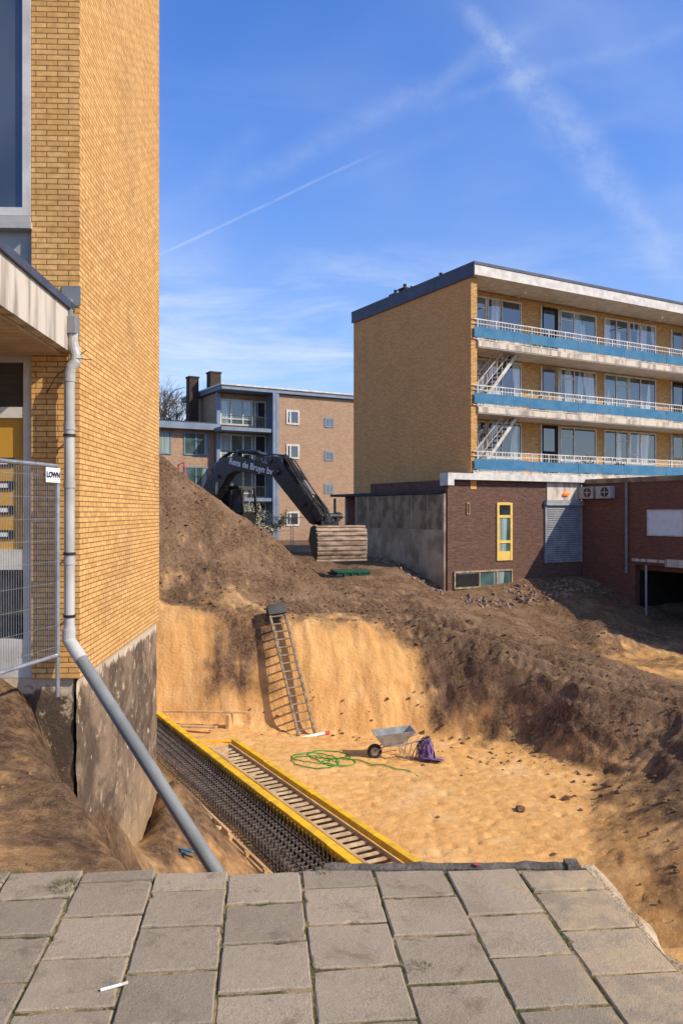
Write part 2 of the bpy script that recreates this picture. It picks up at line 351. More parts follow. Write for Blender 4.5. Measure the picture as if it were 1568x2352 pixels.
for j,y in enumerate(YS):
    for i,x in enumerate(XS):
        if y>50 or y<-5 or abs(x)>25: continue
        zb=Zb[j,i]
        fl=1.0 if zb>-5.0 else .25
        g=G[j,i]
        under=.15 if y<3.5 and x<1.2 else 1
        n1=NF(Vector((x*.9,y*.9,3)),.9,2.1,4)
        n2=NF(Vector((x*3.2,y*3.2,zb*1.0)),.65,2.2,5)
        dirt=1.0-min(1,max(0,S[j,i]))*.7
        amp=min(1,.40+g)
        if g>1.2: dz=.05*n1+.04*n2
        else: dz=(.08*n1+.055*n2*dirt)*fl*amp
        if g>.55 and y>7:
            vs=NF(Vector(((x+y*.45)*2.2,1.7+y*.12,zb*.22)),.8,2.1,4); dz+=.10*vs*min(g-.55,1)
        if x>2.2 and y>7 and fl==1.0 and S[j,i]<.5:
            q=(zb+.4*n1)/.62;fr=q-math.floor(q);sm=fr*fr*(3-2*fr)
            dz+=(math.floor(q)+sm-q)*.62*.7*min(1,g*1.3)
        if fl<1:
            dz+=.020*noise.noise(Vector((x*5.5,y*5.5,9)))
            dz+=-.05*max(0,noise.noise(Vector((x*3.8,y*4.8,4)))-.22)*2.5
        c=(x-3)*.55+(y-27)*.83; m=math.exp(-((c+.6)/1.7)**2)*(1 if 2.2<x<11.5 else 0)*(1 if g<1.0 else .3)
        if m>.02:
            ph=c*2*math.pi/.85+.8*noise.noise(Vector((x*.4,y*.4,0)));al=(x-3)*.83-(y-27)*.55
            dz+=m*(.15*math.sin(ph)+.035*math.sin(al*2*math.pi/.28)*(math.sin(ph)<0)+.02*n2)
        if -3<x<4.5 and 26.4<y<32 and g<.6:
            cc_=(y-.3*x);tk=math.sin(cc_*6.2+.8*n1)
            dz+=.05*tk+.02*math.sin((x+.3*y)*2*math.pi/.26)*(tk<-.2)
        Z[j,i]+=dz*under
verts=[(XS[i],YS[j],Z[j,i]) for j in range(ny) for i in range(nx)]
faces=[(j*nx+i,j*nx+i+1,(j+1)*nx+i+1,(j+1)*nx+i) for j in range(ny-1) for i in range(nx-1)]
me=bpy.data.meshes.new('ground');me.from_pydata(verts,[],faces)
at=me.attributes.new('sand','FLOAT','POINT');at.data.foreach_set('value',S.ravel().astype(np.float32))
me.shade_smooth()
ground=bpy.data.objects.new('ground',me);COL.objects.link(ground);tag(ground,'excavated ground of yellow sand and dark brown soil',None,None,'structure')
def hz(x,y):
    i=int(np.clip(np.searchsorted(XS,x),1,nx-1));j=int(np.clip(np.searchsorted(YS,y),1,ny-1))
    return float(Z[j,i])
m,nt,p=newmat('sand_and_soil')
co=coords(nt,'Object');at=nt.nodes.new('ShaderNodeAttribute');at.attribute_name='sand'
nA=nz(nt,co,.8,8,.62,.4);nB=nz(nt,coords(nt,'Object',(1,1,.22)),2.6,8,.62,.3);nC=nz(nt,co,11,8,.7);nD=nz(nt,co,55,4,.6)
f=mth(nt,'ADD',at.outputs['Fac'],mth(nt,'ADD',mth(nt,'MULTIPLY',mth(nt,'SUBTRACT',nA,.5),.80),mth(nt,'MULTIPLY',mth(nt,'SUBTRACT',nB,.5),.6)))
f=mrange(nt,f,.36,.76)
sandc=mixc(nt,mrange(nt,nB,.3,.7),(.82,.465,.175),(.66,.34,.11))
sandc=mixc(nt,mrange(nt,nA,.5,.7,0,.5),sandc,(.84,.54,.26))
sandc=mixc(nt,mrange(nt,nC,.55,.75,0,.42),sandc,(.46,.235,.08))
soil=mixc(nt,mrange(nt,nC,.38,.66),(.10,.058,.034),(.25,.15,.085))
soil=mixc(nt,mrange(nt,nA,.43,.65,0,.6),soil,(.32,.20,.115))
soil=mixc(nt,mrange(nt,nB,.56,.7,0,.5),soil,(.42,.25,.12))
nt.links.new(mixc(nt,f,soil,sandc),p.inputs['Base Color']);p.inputs['Roughness'].default_value=.95;p.inputs['Specular IOR Level'].default_value=.08
h=mth(nt,'ADD',mth(nt,'MULTIPLY',nC,1.0),mth(nt,'MULTIPLY',nD,.30));h=mth(nt,'ADD',h,mth(nt,'MULTIPLY',nB,.9))
bn=nt.nodes.new('ShaderNodeBump');bn.inputs['Distance'].default_value=.07;nt.links.new(mrange(nt,f,0,1,.95,.6,'LINEAR'),bn.inputs['Strength'])
nt.links.new(h,bn.inputs['Height']);nt.links.new(bn.outputs[0],p.inputs['Normal'])
me.materials.append(m)

# clods
mb=MB()
def clod(x,y,z,r):
    n0=random.random()*50;vs=[]
    sx_,sy_,sz_=random.uniform(.8,1.4),random.uniform(.8,1.4),random.uniform(.5,.8)
    for k in range(5):
        th=math.pi*k/4
        for i in range(6):
            ph=2*math.pi*i/6+k*.5
            d=Vector((math.sin(th)*math.cos(ph),math.sin(th)*math.sin(ph),math.cos(th)))
            rr=r*(1+.9*noise.noise(d*2.3+Vector((n0,0,0))));vs.append((x+d.x*rr*sx_,y+d.y*rr*sy_,z+d.z*rr*sz_))
    fs=[(k*6+i,(k+1)*6+i,(k+1)*6+(i+1)%6,k*6+(i+1)%6) for k in range(4) for i in range(6)]
    mb.add(vs,fs)
def cl(px,py,zf,r):
    d=(1.5-zf)*1850/(py-1176);x=(px-784)/1850*d;clod(x,d,hz(x,d)+r*.2,r)
for q in [(1195,1858,.13),(1395,1820,.15),(1380,1840,.09),(1300,1835,.10),(1270,1830,.06),(1320,1828,.07),(1005,1875,.05),(1425,1850,.12),(1270,1960,.07),(1060,1780,.04),(820,1700,.04)]: cl(q[0],q[1],-5.2,q[2])
for _ in range(1700):
    t=random.random()
    if t<.12: x=random.uniform(5.2,8.5);y=random.uniform(12,24)
    elif t<.55: x=random.uniform(2,10);y=random.uniform(21,31)
    elif t<.95: x=random.uniform(-7,2.5);y=random.uniform(26,30)
    else: x=random.uniform(-5.5,3);y=random.uniform(23.6,24.9)
    r=.012+.045*random.random()**3;clod(x,y,hz(x,y)+r*.15,r)
for _ in range(260):
    x=random.uniform(-3.2,-1.2);y=random.uniform(3.9,7);r=.006+.018*random.random()**2
    if y>4.86+( -1.3-x)*1.45: continue
    clod(x,y,hz(x,y)+r*.2,r)
m_soil=mat('soil_clods',(.26,.155,.085),(.14,.082,.048),.95,9,bs=.8,bd=.02,spec=.1)
tag(mb.obj('dirt_clods',m_soil,fixn=False),'scattered clods of dark earth',None,None,'stuff')
# rubble
mb=MB()
for _ in range(330):
    if random.random()<.55:
        t=random.uniform(0,8);x=4.25-.502*t-random.random()**2*1.3;y=33.2+.865*t-random.uniform(-.1,.8)
    else:
        t=random.uniform(-1,6);x=5.44+.865*t+random.uniform(-.2,.9);y=33.7+.502*t-random.random()**.6*2.0
    z=hz(x,y);a=random.random()*3;c,s=math.cos(a),math.sin(a);L=random.uniform(.03,.12);W_=random.uniform(.03,.07);H=random.uniform(.02,.09);tl=random.uniform(-.05,.05)
    P8=[(x+c*i*L-s*j*W_+random.uniform(-.01,.01),y+s*i*L+c*j*W_,z+k*H+i*tl) for k in (-.4,1) for (i,j) in ((-1,-1),(1,-1),(1,1),(-1,1))]
    mb.hexa(P8)
tag(mb.obj('brick_rubble',mat('rubble_brick',(.20,.12,.08),(.30,.22,.16),.9,5)),'broken brick and concrete rubble along the wall base',None,None,'stuff')

# ------------------------------------------------------------------ pavement
TH=R(5.5)
pav=MB()
def slab(lx0,lx1,ly0,ly1,t,dz=0,tx=0,ty=0):
    j=lambda:random.uniform(.0020,.0052)
    x0,x1,y0,y1=lx0+j(),lx1-j(),ly0+j()*2.0,ly1-j()*2.0;ch=.0045
    if y1-y0<.03:return
    cx,cy=(x0+x1)/2,(y0+y1)/2
    def P(x,y,z): return (x,y,z+dz+tx*(x-cx)+ty*(y-cy))
    def edge(xa,ya,xb,yb,n=9):
        return [(xa+(xb-xa)*k/n,ya+(yb-ya)*k/n) for k in range(n)]
    ol=edge(x0,y0,x1,y0)+edge(x1,y0,x1,y1)+edge(x1,y1,x0,y1)+edge(x0,y1,x0,y0)
    n=len(ol);top=[];mid=[];bot=[]
    for (x,y) in ol:
        q=Vector((x*9+t*31,y*9,t*7));s=.004*noise.noise(q)+(.032*max(0,noise.noise(q*2.1)-.28))
        ix=x+(cx-x)*((ch+abs(s)*1.3)/.15);iy=y+(cy-y)*((ch+abs(s)*1.3)/.15)
        top.append(P(ix,iy,0));mid.append(P(x+(cx-x)*max(s,0)*6,y+(cy-y)*max(s,0)*6,-ch));bot.append(P(x,y,-.05))
    pav.add(top+mid+bot,[tuple(range(n))]+[(i,n+i,n+(i+1)%n,(i+1)%n) for i in range(n)]+[(n+i,2*n+i,2*n+(i+1)%n,n+(i+1)%n) for i in range(n)],0,t)
for k in range(-14,5):
    y=-1.55+(.25 if k%2==0 else .10)+random.uniform(-.025,.025)
    ye=1.00+random.uniform(-.035,.03)-k*.029
    while y<ye-.02:
        y1=min(y+.285,ye); last=y1>ye-.33
        if ye-y1<.09: y1=ye
        s=.010 if not last else .018
        slab(k*.3,k*.3+.3,y,y1,random.random(),random.uniform(-.002,.0045),random.uniform(-s,s),random.uniform(-s,s)-(.012*random.random() if last else 0))
        y=y1
pav.box(-4.2,1.5,-5,.91,-.30,-.0062,1,.5)
def slabmat():
    m,nt,p=newmat('concrete_paving_slab')
    co=coords(nt,'Object');at=nt.nodes.new('ShaderNodeAttribute');at.attribute_name='tint'
    c=mixc(nt,at.outputs['Fac'],(.48,.375,.26),(.34,.27,.19))
    nA=nz(nt,co,2.4,8,.65);nB=nz(nt,co,230,3,.7);nC=nz(nt,co,26,6,.7);nE=nz(nt,co,7,6,.7,.5)
    c=mixc(nt,mrange(nt,nA,.45,.7,0,.55),c,(.27,.21,.145))
    c=mixc(nt,mrange(nt,nE,.53,.68,0,.65),c,(.21,.16,.11))
    c=mixc(nt,mrange(nt,nC,.58,.75,0,.5),c,(.58,.44,.29))
    c=mixc(nt,mrange(nt,nB,.53,.66,0,.6),c,(.15,.112,.08));c=mixc(nt,mrange(nt,nB,.32,.42,.5,0),c,(.66,.54,.40))
    s=nt.nodes.new('ShaderNodeSeparateXYZ');nt.links.new(co,s.inputs[0])
    sd_=mth(nt,'ADD',mrange(nt,s.outputs[0],.6,1.5,-.2,.30,'LINEAR'),mth(nt,'MULTIPLY',mth(nt,'SUBTRACT',nE,.5),.9))
    c=mixc(nt,mrange(nt,sd_,.05,.35,0,.75),c,(.64,.46,.27))
    nt.links.new(c,p.inputs['Base Color']);p.inputs['Roughness'].default_value=.92;p.inputs['Specular IOR Level'].default_value=.15
    bump(nt,p,mth(nt,'ADD',nB,mth(nt,'MULTIPLY',nC,1.4)),.9,.006);return m
m_slab=slabmat()
m_joint=mat('sandy_mossy_joint',(.34,.24,.125),(.10,.092,.035),.95,6,bs=.9,bd=.02,lo=.42,hi=.56,spec=.1)
po=pav.obj('pavement',[m_slab,m_joint],loc=(-.375,2.36,0),rotz=TH,tint=True);tag(po,'worn grey square concrete paving slabs with mossy joints',None,None,'structure')
kb=MB();N=26;vs=[];fs=[]
for i in range(N+1):
    x=i*1.06/N;r_=.006*noise.noise(Vector((x*14,0,0)));r2=.008*noise.noise(Vector((x*11,5,0)))
    vs+=[(x,.0,-.25),(x,.0,-.006+r_),(x,.05+r2,.0+r2),(x,.055+r2,-.25)]
for i in range(N):
    for q in range(3): fs.append((i*4+q,i*4+q+1,(i+1)*4+q+1,(i+1)*4+q))
fs+=[(0,1,2,3),(N*4+3,N*4+2,N*4+1,N*4)]
k=thing('kerb_stone',(-.07,3.375,.006),R(.8),'narrow dark concrete kerb at the broken end of the pavement','kerb')
kb.add(vs,fs);kb.box(1.02,1.075,-.01,.065,-.2,.008);kb.obj('kerb_body',m_dconc,k)
km=MB();km.box(.63,.655,.004,.03,.0075,.009);km.obj('paint_mark',mat('pink_marker',(.6,.07,.12),(.35,.06,.08),.9,60),k)
cs=thing('foundation_edge',(-.375,2.36,0),TH,'crumbling pale concrete strip along the pavement side','kerb')
mb=MB();N=60
vs=[];fs=[]
for i in range(N+1):
    y=-3+i*(4.05/N);a=1.53+.02*noise.noise(Vector((y*5,0,0)));b=1.64+.08*noise.noise(Vector((y*3.5,3,0)))+.04*noise.noise(Vector((y*15,3,0)));z=-.07+.03*noise.noise(Vector((y*6,7,0)))
    vs+=[(a,y,-.4),(a,y,z),((a+b)/2,y,z+.015*noise.noise(Vector((y*12,1,0)))),(b,y,z-.05),(b+.06,y,-.5)]
for i in range(N):
    for q in range(4): fs.append((i*5+q,i*5+q+1,(i+1)*5+q+1,(i+1)*5+q))
fs+=[(0,1,2,3,4),(N*5+4,N*5+3,N*5+2,N*5+1,N*5)]
mb.add(vs,fs);mb.obj('strip_body',mat('pale_mortar',(.64,.50,.33),(.44,.31,.18),.95,9,bs=.9,bd=.03),cs)
# weeds
mb=MB()
def tuft(x,y,z,n,r,h):
    for _ in range(n):
        a=random.uniform(0,6.28);l=h*random.uniform(.4,1);o=r*random.random()**.7
        bx,by=x+math.cos(a)*o,y+math.sin(a)*o;b=a+random.uniform(-.5,.5)
        tip=(bx+math.cos(b)*l*.7,by+math.sin(b)*l*.7,z+l*.6);w_=.0022
        mb.add([(bx-math.sin(b)*w_,by+math.cos(b)*w_,z-.005),(bx+math.sin(b)*w_,by-math.cos(b)*w_,z-.005),tip],[(0,1,2)])
def tp(px,py,n,r,h):
    d=1.5*1850/(py-1176);tuft((px-784)/1850*d,d,-.004,n,r,h)
tp(148,2040,190,.045,.06);tp(955,2222,110,.045,.022);tp(975,2220,60,.03,.02);tp(60,2262,60,.03,.02);tp(745,2002,60,.03,.035);tp(1200,2030,50,.05,.02);tp(30,2010,80,.05,.03);tp(255,2310,50,.02,.015);tp(1255,2300,40,.02,.015);tp(330,2040,60,.02,.02)
M2=Matrix.Translation((-.375,2.36,0))@Matrix.Rotation(TH,4,'Z')
for _ in range(1800):
    k_=random.randint(-8,4)
    q=M2@Vector((k_*.3+random.uniform(-.006,.006),random.uniform(-.4,.92),0))
    if noise.noise(q*3)>-.05: tuft(q.x,q.y,-.005,4,.008,.011)
tag(mb.obj('weeds',m_weed,fixn=False),'small green weeds and moss in the paving joints',None,None,'stuff')
ck=thing('chalk_stick',(-.72,2.53,.008),R(28),'short white stick lying on the paving slabs','litter')
mb=MB();mb.cyl((-.035,0,0),(.035,0,0),.005,n=10);mb.cyl((.03,0,0),(.05,.001,0),.0052,n=10,mi=1);mb.obj('stick_body',[m_paper,m_fascia],ck)

# ------------------------------------------------------------------ window helper
def window(parent,a0,a1,z0,z1,pl,fm,pm,fw=.07,vs=(),hs=(),face='y',dep=.06,name='window',back=.0,sill=None):
    def bx(m_,s0,s1,d0,d1,b0,b1,mi=0):
        if face=='y': m_.box(s0,s1,pl+d0,pl+d1,b0,b1,mi)
        else: m_.box(pl+d0,pl+d1,s0,s1,b0,b1,mi)
    m_=MB();d0,d1=-dep+back,.01+back
    bx(m_,a0,a0+fw,d0,d1,z0,z1);bx(m_,a1-fw,a1,d0,d1,z0,z1)
    bx(m_,a0+fw,a1-fw,d0,d1,z0,z0+fw);bx(m_,a0+fw,a1-fw,d0,d1,z1-fw,z1)
    for f_ in vs:
        c=a0+(a1-a0)*f_;bx(m_,c-fw*.45,c+fw*.45,d0-.002,d1-.002,z0+fw,z1-fw)
    for it in hs:
        h_,f0,f1=it if isinstance(it,tuple) else (it,0,1)
        c=z0+(z1-z0)*h_;bx(m_,a0+(a1-a0)*f0+fw*.5,a0+(a1-a0)*f1-fw*.5,d0+.004,d1-.004,c-fw*.4,c+fw*.4)
    if sill: bx(m_,a0-.05,a1+.05,d0-.06,d1,z0-.06,z0-.002)
    o=m_.obj(name,fm,parent)
    q=MB();bx(q,a0+fw*.6,a1-fw*.6,-dep*.45+back,-dep*.45+.012+back,z0+fw*.6,z1-fw*.6);q.obj('window_pane',pm,o)
    return o

# ------------------------------------------------------------------ near building (left)
A=thing('brick_building',(-2.436,7.5,0),R(2.4),'yellow brick building corner with canopy, undermined foundation wall exposed','building')
mb=MB();mb.box(-.44,0,0,4.03,-.05,12);mb.obj('brick_wall',m_ybrick,A)
mb=MB();NY,NZ=110,90;vs=[];fs=[]
for j in range(NZ+1):
    for i in range(NY+1):
        y=.03+i*3.99/NY;z=-.052-j*3.6/NZ
        d=.012*NF(Vector((0,y*3.2,z*3.2)),.6,2.1,6) if 0<j else 0
        vs.append((-.015+d-.02*(j>0),y+(.02*noise.noise(Vector((z*5,3,0))) if i==0 else 0),z))
for j in range(NZ):
    for i in range(NY): fs.append((j*(NY+1)+i,(j+1)*(NY+1)+i,(j+1)*(NY+1)+i+1,j*(NY+1)+i+1))
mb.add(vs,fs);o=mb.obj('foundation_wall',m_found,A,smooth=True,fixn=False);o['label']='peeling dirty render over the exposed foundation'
mb=MB();mb.box(-8,-.442,.25,4.0,-.05,12,0);mb.obj('inner_wall',m_ybrick,A)
mb=MB();mb.box(-8,-.442,.06,.249,3.45,4.12);mb.obj('concrete_band',m_concrete,A)
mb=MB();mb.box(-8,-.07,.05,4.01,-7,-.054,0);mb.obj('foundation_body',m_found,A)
mb=MB();mb.box(-2.6,-.43,-.05,.12,4.12,4.18);mb.box(-2.6,-.445,-.03,.12,4.182,4.24);mb.obj('window_sill',m_concrete,A)
window(A,-2.3,-.445,4.25,7.6,.06,m_white,m_ggrey,fw=.075,vs=(.45,),face='y',dep=.07)
window(A,-2.3,-.445,7.9,11,.06,m_white,m_ggrey,fw=.075,vs=(.45,),face='y',dep=.07)
mb=MB();mb.box(-8,-.07,-3.6,-.003,2.98,3.36,0);o=mb.obj('canopy',m_fascia,A)
mb=MB();mb.box(-8,-.04,-3.63,-.004,3.362,3.43);mb.obj('canopy_trim',m_dblue,o)
mb=MB()
for i in range(26): mb.box(-6,-.16,-3.5+i*.135,-3.5+i*.135+.125,2.955,2.978)
mb.obj('canopy_soffit',mat('pale_soffit_boards',(.60,.47,.32),(.45,.34,.22),.8,3),o)
mb=MB();mb.box(-.16,.012,-.012,.0,3.42,3.6);mb.obj('lead_flashing',m_grey,A)
E=MB()
E.box(-2.4,-.445,.05,.14,-.05,.31);E.box(-2.4,-.445,.05,.14,.96,1.15);E.box(-2.4,-.445,.05,.14,2.38,2.48);E.box(-2.4,-.445,.05,.14,2.90,2.98)
for x in (-.50,-1.0,-1.75,-2.4): E.box(x-.03 if x>-.6 else x-.04,x+.05 if x>-.6 else x+.04,.045,.145,-.049,2.975)
eo=E.obj('entrance_frame',m_white,A)
E=MB();E.box(-2.38,-.5,.10,.12,1.15,2.38);E.obj('yellow_panel',m_yellow,eo)
E=MB();E.box(-2.38,-.5,.10,.115,.31,.96);E.obj('entrance_glass',m_gdark,eo)
E=MB();E.box(-2.38,-.5,.10,.115,2.48,2.90);E.obj('transom_glass',m_gdark,eo)
for zz in (1.97,1.75,1.52,1.29):
    for xx in (-.80,-1.25):
        E=MB();E.box(xx,xx+.17,.085,.0995,zz-.04,zz+.04,0);E.box(xx+.03,xx+.11,.080,.0848,zz-.022,zz+.018,1);E.obj('letterbox',[m_ink,m_paper],eo)
P=MB();P.box(-.135,.01,-.16,-.02,3.13,3.29);P.box(-.10,-.04,-.13,-.05,3.28,3.46)
P.obj('rain_hopper',m_grey,A,bevel=.006)
P=MB();P.cyl((-.03,-.1,3.14),(-.03,-.1,3.03),.045)
P.tube([(-.03,-.1,3.05),(-.02,-.1,3.0),(.0,-.11,2.93),(-.005,-.12,2.87),(-.04,-.13,2.82),(-.055,-.13,2.76),(-.055,-.13,2.7)],.05,14)
P.cyl((-.055,-.13,2.72),(-.055,-.13,.33),.047,n=18)
for z in (2.72,2.28,1.75,1.05,.42): P.cyl((-.055,-.13,z-.03),(-.055,-.13,z+.03),.053,n=18)
P.obj('downpipe',m_wpipe,A,smooth=False)
for z in (2.2,1.12,.55):
    P=MB();P.cyl((-.055,-.13,z-.012),(-.055,-.13,z+.012),.056,n=18);P.box(-.06,-.05,-.09,0,z-.01,z+.01);P.obj('pipe_clamp',m_dark,A)
for L in ([(-.03,-.03,2.98),(.03,-.12,2.93),(.1,-.14,2.98)],[(-.06,-.07,2.95),(.02,-.16,2.9),(.14,-.1,2.9)],[(-.3,-.01,2.6),(-.2,-.06,2.75),(-.05,-.08,2.86)]):
    P=MB();P.tube(L,.004,5);P.obj('loose_wire',m_dark,A)
p0=Vector((-2.487,7.36,.33));p1=Vector((-1.035,6.35,-1.26));dd=(p1-p0).normalized()
D=thing('drain_pipe',(0,0,0),0,'grey plastic drain pipe slanting from the wall into the pit','pipe')
P=MB();P.cyl(p0+dd*.12,p1+dd*.7,.056,n=20);P.obj('pipe_body',m_grey,D,smooth=False)
P=MB();P.tube([p0+Vector((0,0,.1)),p0,p0+dd*.08,p0+dd*.24],.060,18);P.obj('pipe_elbow',m_wpipe,D)

# ------------------------------------------------------------------ site fence near
F0=Vector((-2.53,7.22,0));F1=Vector((-2.98,5.2,0));fd=(F1-F0);FL=fd.length;ang=math.atan2(fd.y,fd.x)
F=thing('site_fence',(F0.x,F0.y,.2),ang,'galvanised wire mesh fence panel beside the entrance','fence')
P=MB();P.tube([(.02,0,0),(.02,0,1.66),(.05,0,1.71),(FL,0,1.71)],.019,10);P.cyl((.02,0,.02),(FL,0,.02),.017);P.cyl((FL,0,-.2),(FL,0,1.7),.019)
P.cyl((.02,0,-.35),(.02,0,.02),.019)
P.obj('fence_frame',m_galv,F)
P=MB()
for i in range(60): x=.06+i*(FL-.08)/60;P.box(x-.0014,x+.0014,-.0014,.0014,.02,1.7)
for i in range(9): z=.1+i*.19;P.box(.02,FL,-.0045,-.0015,z-.0015,z+.0015)
P.obj('wire_mesh',m_galv,F)
P=MB();P.box(.02,.24,.022,.026,1.56,1.69);so_=P.obj('fence_sign',m_paper,F)
def text(body,size,matl,parent,M,name='lettering',ext=.002,bold=0):
    cu=bpy.data.curves.new(name,'FONT');cu.body=body;cu.size=size;cu.extrude=ext;cu.offset=bold;cu.align_x='CENTER';cu.align_y='CENTER'
    t=bpy.data.objects.new('tmp',cu);COL.objects.link(t);dg=bpy.context.evaluated_depsgraph_get()
    me=bpy.data.meshes.new_from_object(t.evaluated_get(dg));bpy.data.objects.remove(t)
    me.materials.clear();me.materials.append(matl);o=bpy.data.objects.new(name,me);COL.objects.link(o)
    o.parent=parent;o.matrix_local=M;return o
text('LOWN',.066,m_ink,F,Matrix(((-1,0,0,.13),(0,0,1,.028),(0,1,0,1.625),(0,0,0,1))),'sign_lettering',.001,.003)

# ------------------------------------------------------------------ apartment building with galleries
ROT=math.atan2(.502,.865)
B=thing('apartment_building',(5.44,34,0),ROT,'yellow brick apartment block with blue gallery panels and brown base','building')
LB=19.0
mb=MB();mb.box(0,.32,0,9.57,2.46,11.42);mb.obj('gable_wall',m_ybrick_side,B)
mb=MB();mb.box(-.004,.325,-.03,-.001,3.2,11.40);mb.obj('brick_pier',m_ybrick2,B)
mb=MB();mb.box(.32,LB,1.5,9.55,3.2,11.42);mb.obj('facade_wall',m_ybrick2,B)
mb=MB();mb.box(-.05,LB,-.32,9.62,11.45,11.88,0);ro=mb.obj('roof',m_white,B)
mb=MB();mb.box(-.09,LB,-.35,9.66,11.883,12.0);mb.obj('roof_trim',m_dblue,ro)
mb=MB();mb.box(-.085,-.052,-.34,9.65,11.40,11.882);mb.obj('verge_board',m_dblue,ro)
for (x,y,s,h) in ((.9,6.2,.5,.55),(1.0,7.2,.45,.5),(1.4,3.9,.55,.6),(9,6,.6,.6)):
    mb=MB();mb.box(x,x+s*1.6,y,y+s,11.9,12.0+h);mb.box(x-.04,x+s*1.6+.04,y-.04,y+s+.04,12.0+h,12.08+h)
    mb.cyl((x+.2,y+s/2,12.08+h),(x+.2,y+s/2,12.3+h),.09);mb.cyl((x+.6,y+s/2,12.08+h),(x+.6,y+s/2,12.25+h),.07);mb.obj('chimney',m_chim,ro)
for fi,zf in enumerate((3.18,5.98,8.78)):
    x0=0.0
    mb=MB();mb.box(x0+.325,LB,-.10,1.5,zf-.30,zf)
    so2=mb.obj('gallery_slab',m_white,B)
    mb=MB();mb.box(.06,LB,-.14,-.104,zf-.20,zf+.02)if fi==0 else mb.box(.33,LB,-.13,-.103,zf-.26,zf-.02);mb.obj('slab_edge',m_fascia,so2)
    mb=MB();x=.1
    while x<LB-.2:
        L=min(3.05,LB-x);dz_=random.uniform(-.02,.02);mb.box(x,x+L-.03,-.135,-.115,zf+.12+dz_,zf+.56+dz_);x+=3.05
    mb.obj('gallery_panel',m_blue,B)
    mb=MB();mb.box(.05,LB,-.10,-.07,zf+.87,zf+.91);mb.box(.05,LB,-.10,-.07,zf+.69,zf+.72);mb.box(.05,LB,-.10,-.07,zf+.04,zf+.07)
    x=.3
    while x<LB: mb.box(x-.022,x+.022,-.112,-.07,zf,zf+.87);x+=1.02
    x=.3
    while x<LB: mb.box(x-.007,x+.007,-.095,-.08,zf+.07,zf+.87);x+=.17
    mb.obj('railing',m_white,B)
    ce=zf+2.42
    for pi in range(2):
        o0=.35+pi*9.3
        gl=[m_gcurt,m_gcurt2,m_gteal][(fi+pi)%3]
        window(B,o0+.0,o0+1.75,zf+.75,ce,1.5,m_white,gl,vs=(.5,),hs=((.7,.5,1),))
        window(B,o0+1.8,o0+3.85,zf+.75,ce,1.5,m_white,[m_gcurt2,m_gcurt,m_gcurt][(fi+pi)%3],vs=(.42,),hs=((.3,0,.42),))
        q=MB();q.box(o0+5.1,o0+6.15,1.44,1.498,zf,ce);dq=q.obj('door',m_void if (fi+pi)%2==0 else m_wood2,B)
        q=MB();q.box(o0+5.03,o0+5.1,1.42,1.499,zf,ce);q.box(o0+6.15,o0+6.22,1.42,1.499,zf,ce);q.box(o0+5.2,o0+5.9,1.42,1.438,zf+1.2,ce-.15,1);q.obj('door_frame',[m_white,m_gdark],dq)
        window(B,o0+6.3,o0+8.75,zf+.75,ce,1.5,m_white,[m_gdark,m_gteal,m_gcurt2][(fi*2+pi)%3],vs=(.38,),hs=((.72,0,.38),))
        for (a,b) in ((6.3,8.75),(0,3.85)):
            q=MB();q.box(o0+a,o0+b,1.455,1.498,zf,zf+.74);q.obj('spandrel',m_bluegrey if fi==0 else m_fascia,B)
for xx in (2.9,11.9):
    mb=MB();mb.cyl((xx,-.2,11.1),(xx+1,1.4,11.35),.03);mb.obj('roof_bracket',m_white,B)
m_stair=mat('pale_steel_stair',(.60,.55,.47),(.42,.37,.30),.6,4)
for zf in (3.18,5.98):
    mb=MB();a=(.65,zf);b=(3.1,zf+2.75)
    for y in (.35,.95):
        mb.prism([(a[0],a[1]),(a[0]+.2,a[1]),(b[0]+.1,b[1]),(b[0]-.1,b[1])],y,y+.04)
        mb.cyl((a[0]-.1,y+.02,a[1]+.95),(b[0]-.5,y+.02,b[1]+.3),.025,n=6);mb.cyl((a[0]-.05,y+.02,a[1]+.5),(b[0]-.25,y+.02,b[1]+.1),.02,n=6)
        for q in range(8): t=q/7;mb.cyl((a[0]+(b[0]-a[0])*t*.8,y+.02,a[1]+2.75*t*.8),(a[0]+(b[0]-a[0])*t*.8,y+.02,a[1]+2.75*t*.8+.9),.016,n=6)
    for q in range(13):
        t=(q+.5)/13;x=a[0]+.1+(b[0]-a[0])*t;z=a[1]+2.75*t;mb.box(x-.13,x+.13,.39,.95,z-.02,z+.02,1)
    mb.obj('stair',[m_stair,m_dark],B)
for (x,zf) in ((4.6,8.78),(7.4,5.98),(5.2,5.98),(2.2,8.78),(10.2,3.18),(8.1,3.18),(12.5,8.78)):
    pt=thing('potted_plant',(Matrix.Translation((5.44,34,0))@Matrix.Rotation(ROT,4,'Z'))@Vector((x,1.1,zf)),random.random()*3,'small potted plant standing on the access gallery','plant','plants on the gallery')
    q=MB();q.cyl((0,0,0),(0,0,.28),.11,.15,n=12);q.obj('pot',mat('terracotta',(.35,.13,.07)),pt)
    q=MB()
    for _ in range(120):
        c=Vector((random.gauss(0,.14),random.gauss(0,.14),.3+abs(random.gauss(.2,.2))));a=Vector((random.gauss(0,1),random.gauss(0,1),random.gauss(0,1))).normalized()*.07;b=a.orthogonal()*.5
        q.add([c-a,c+b,c+a,c-b],[(0,1,2,3)])
    q.obj('leaves',m_weed,pt,fixn=False)
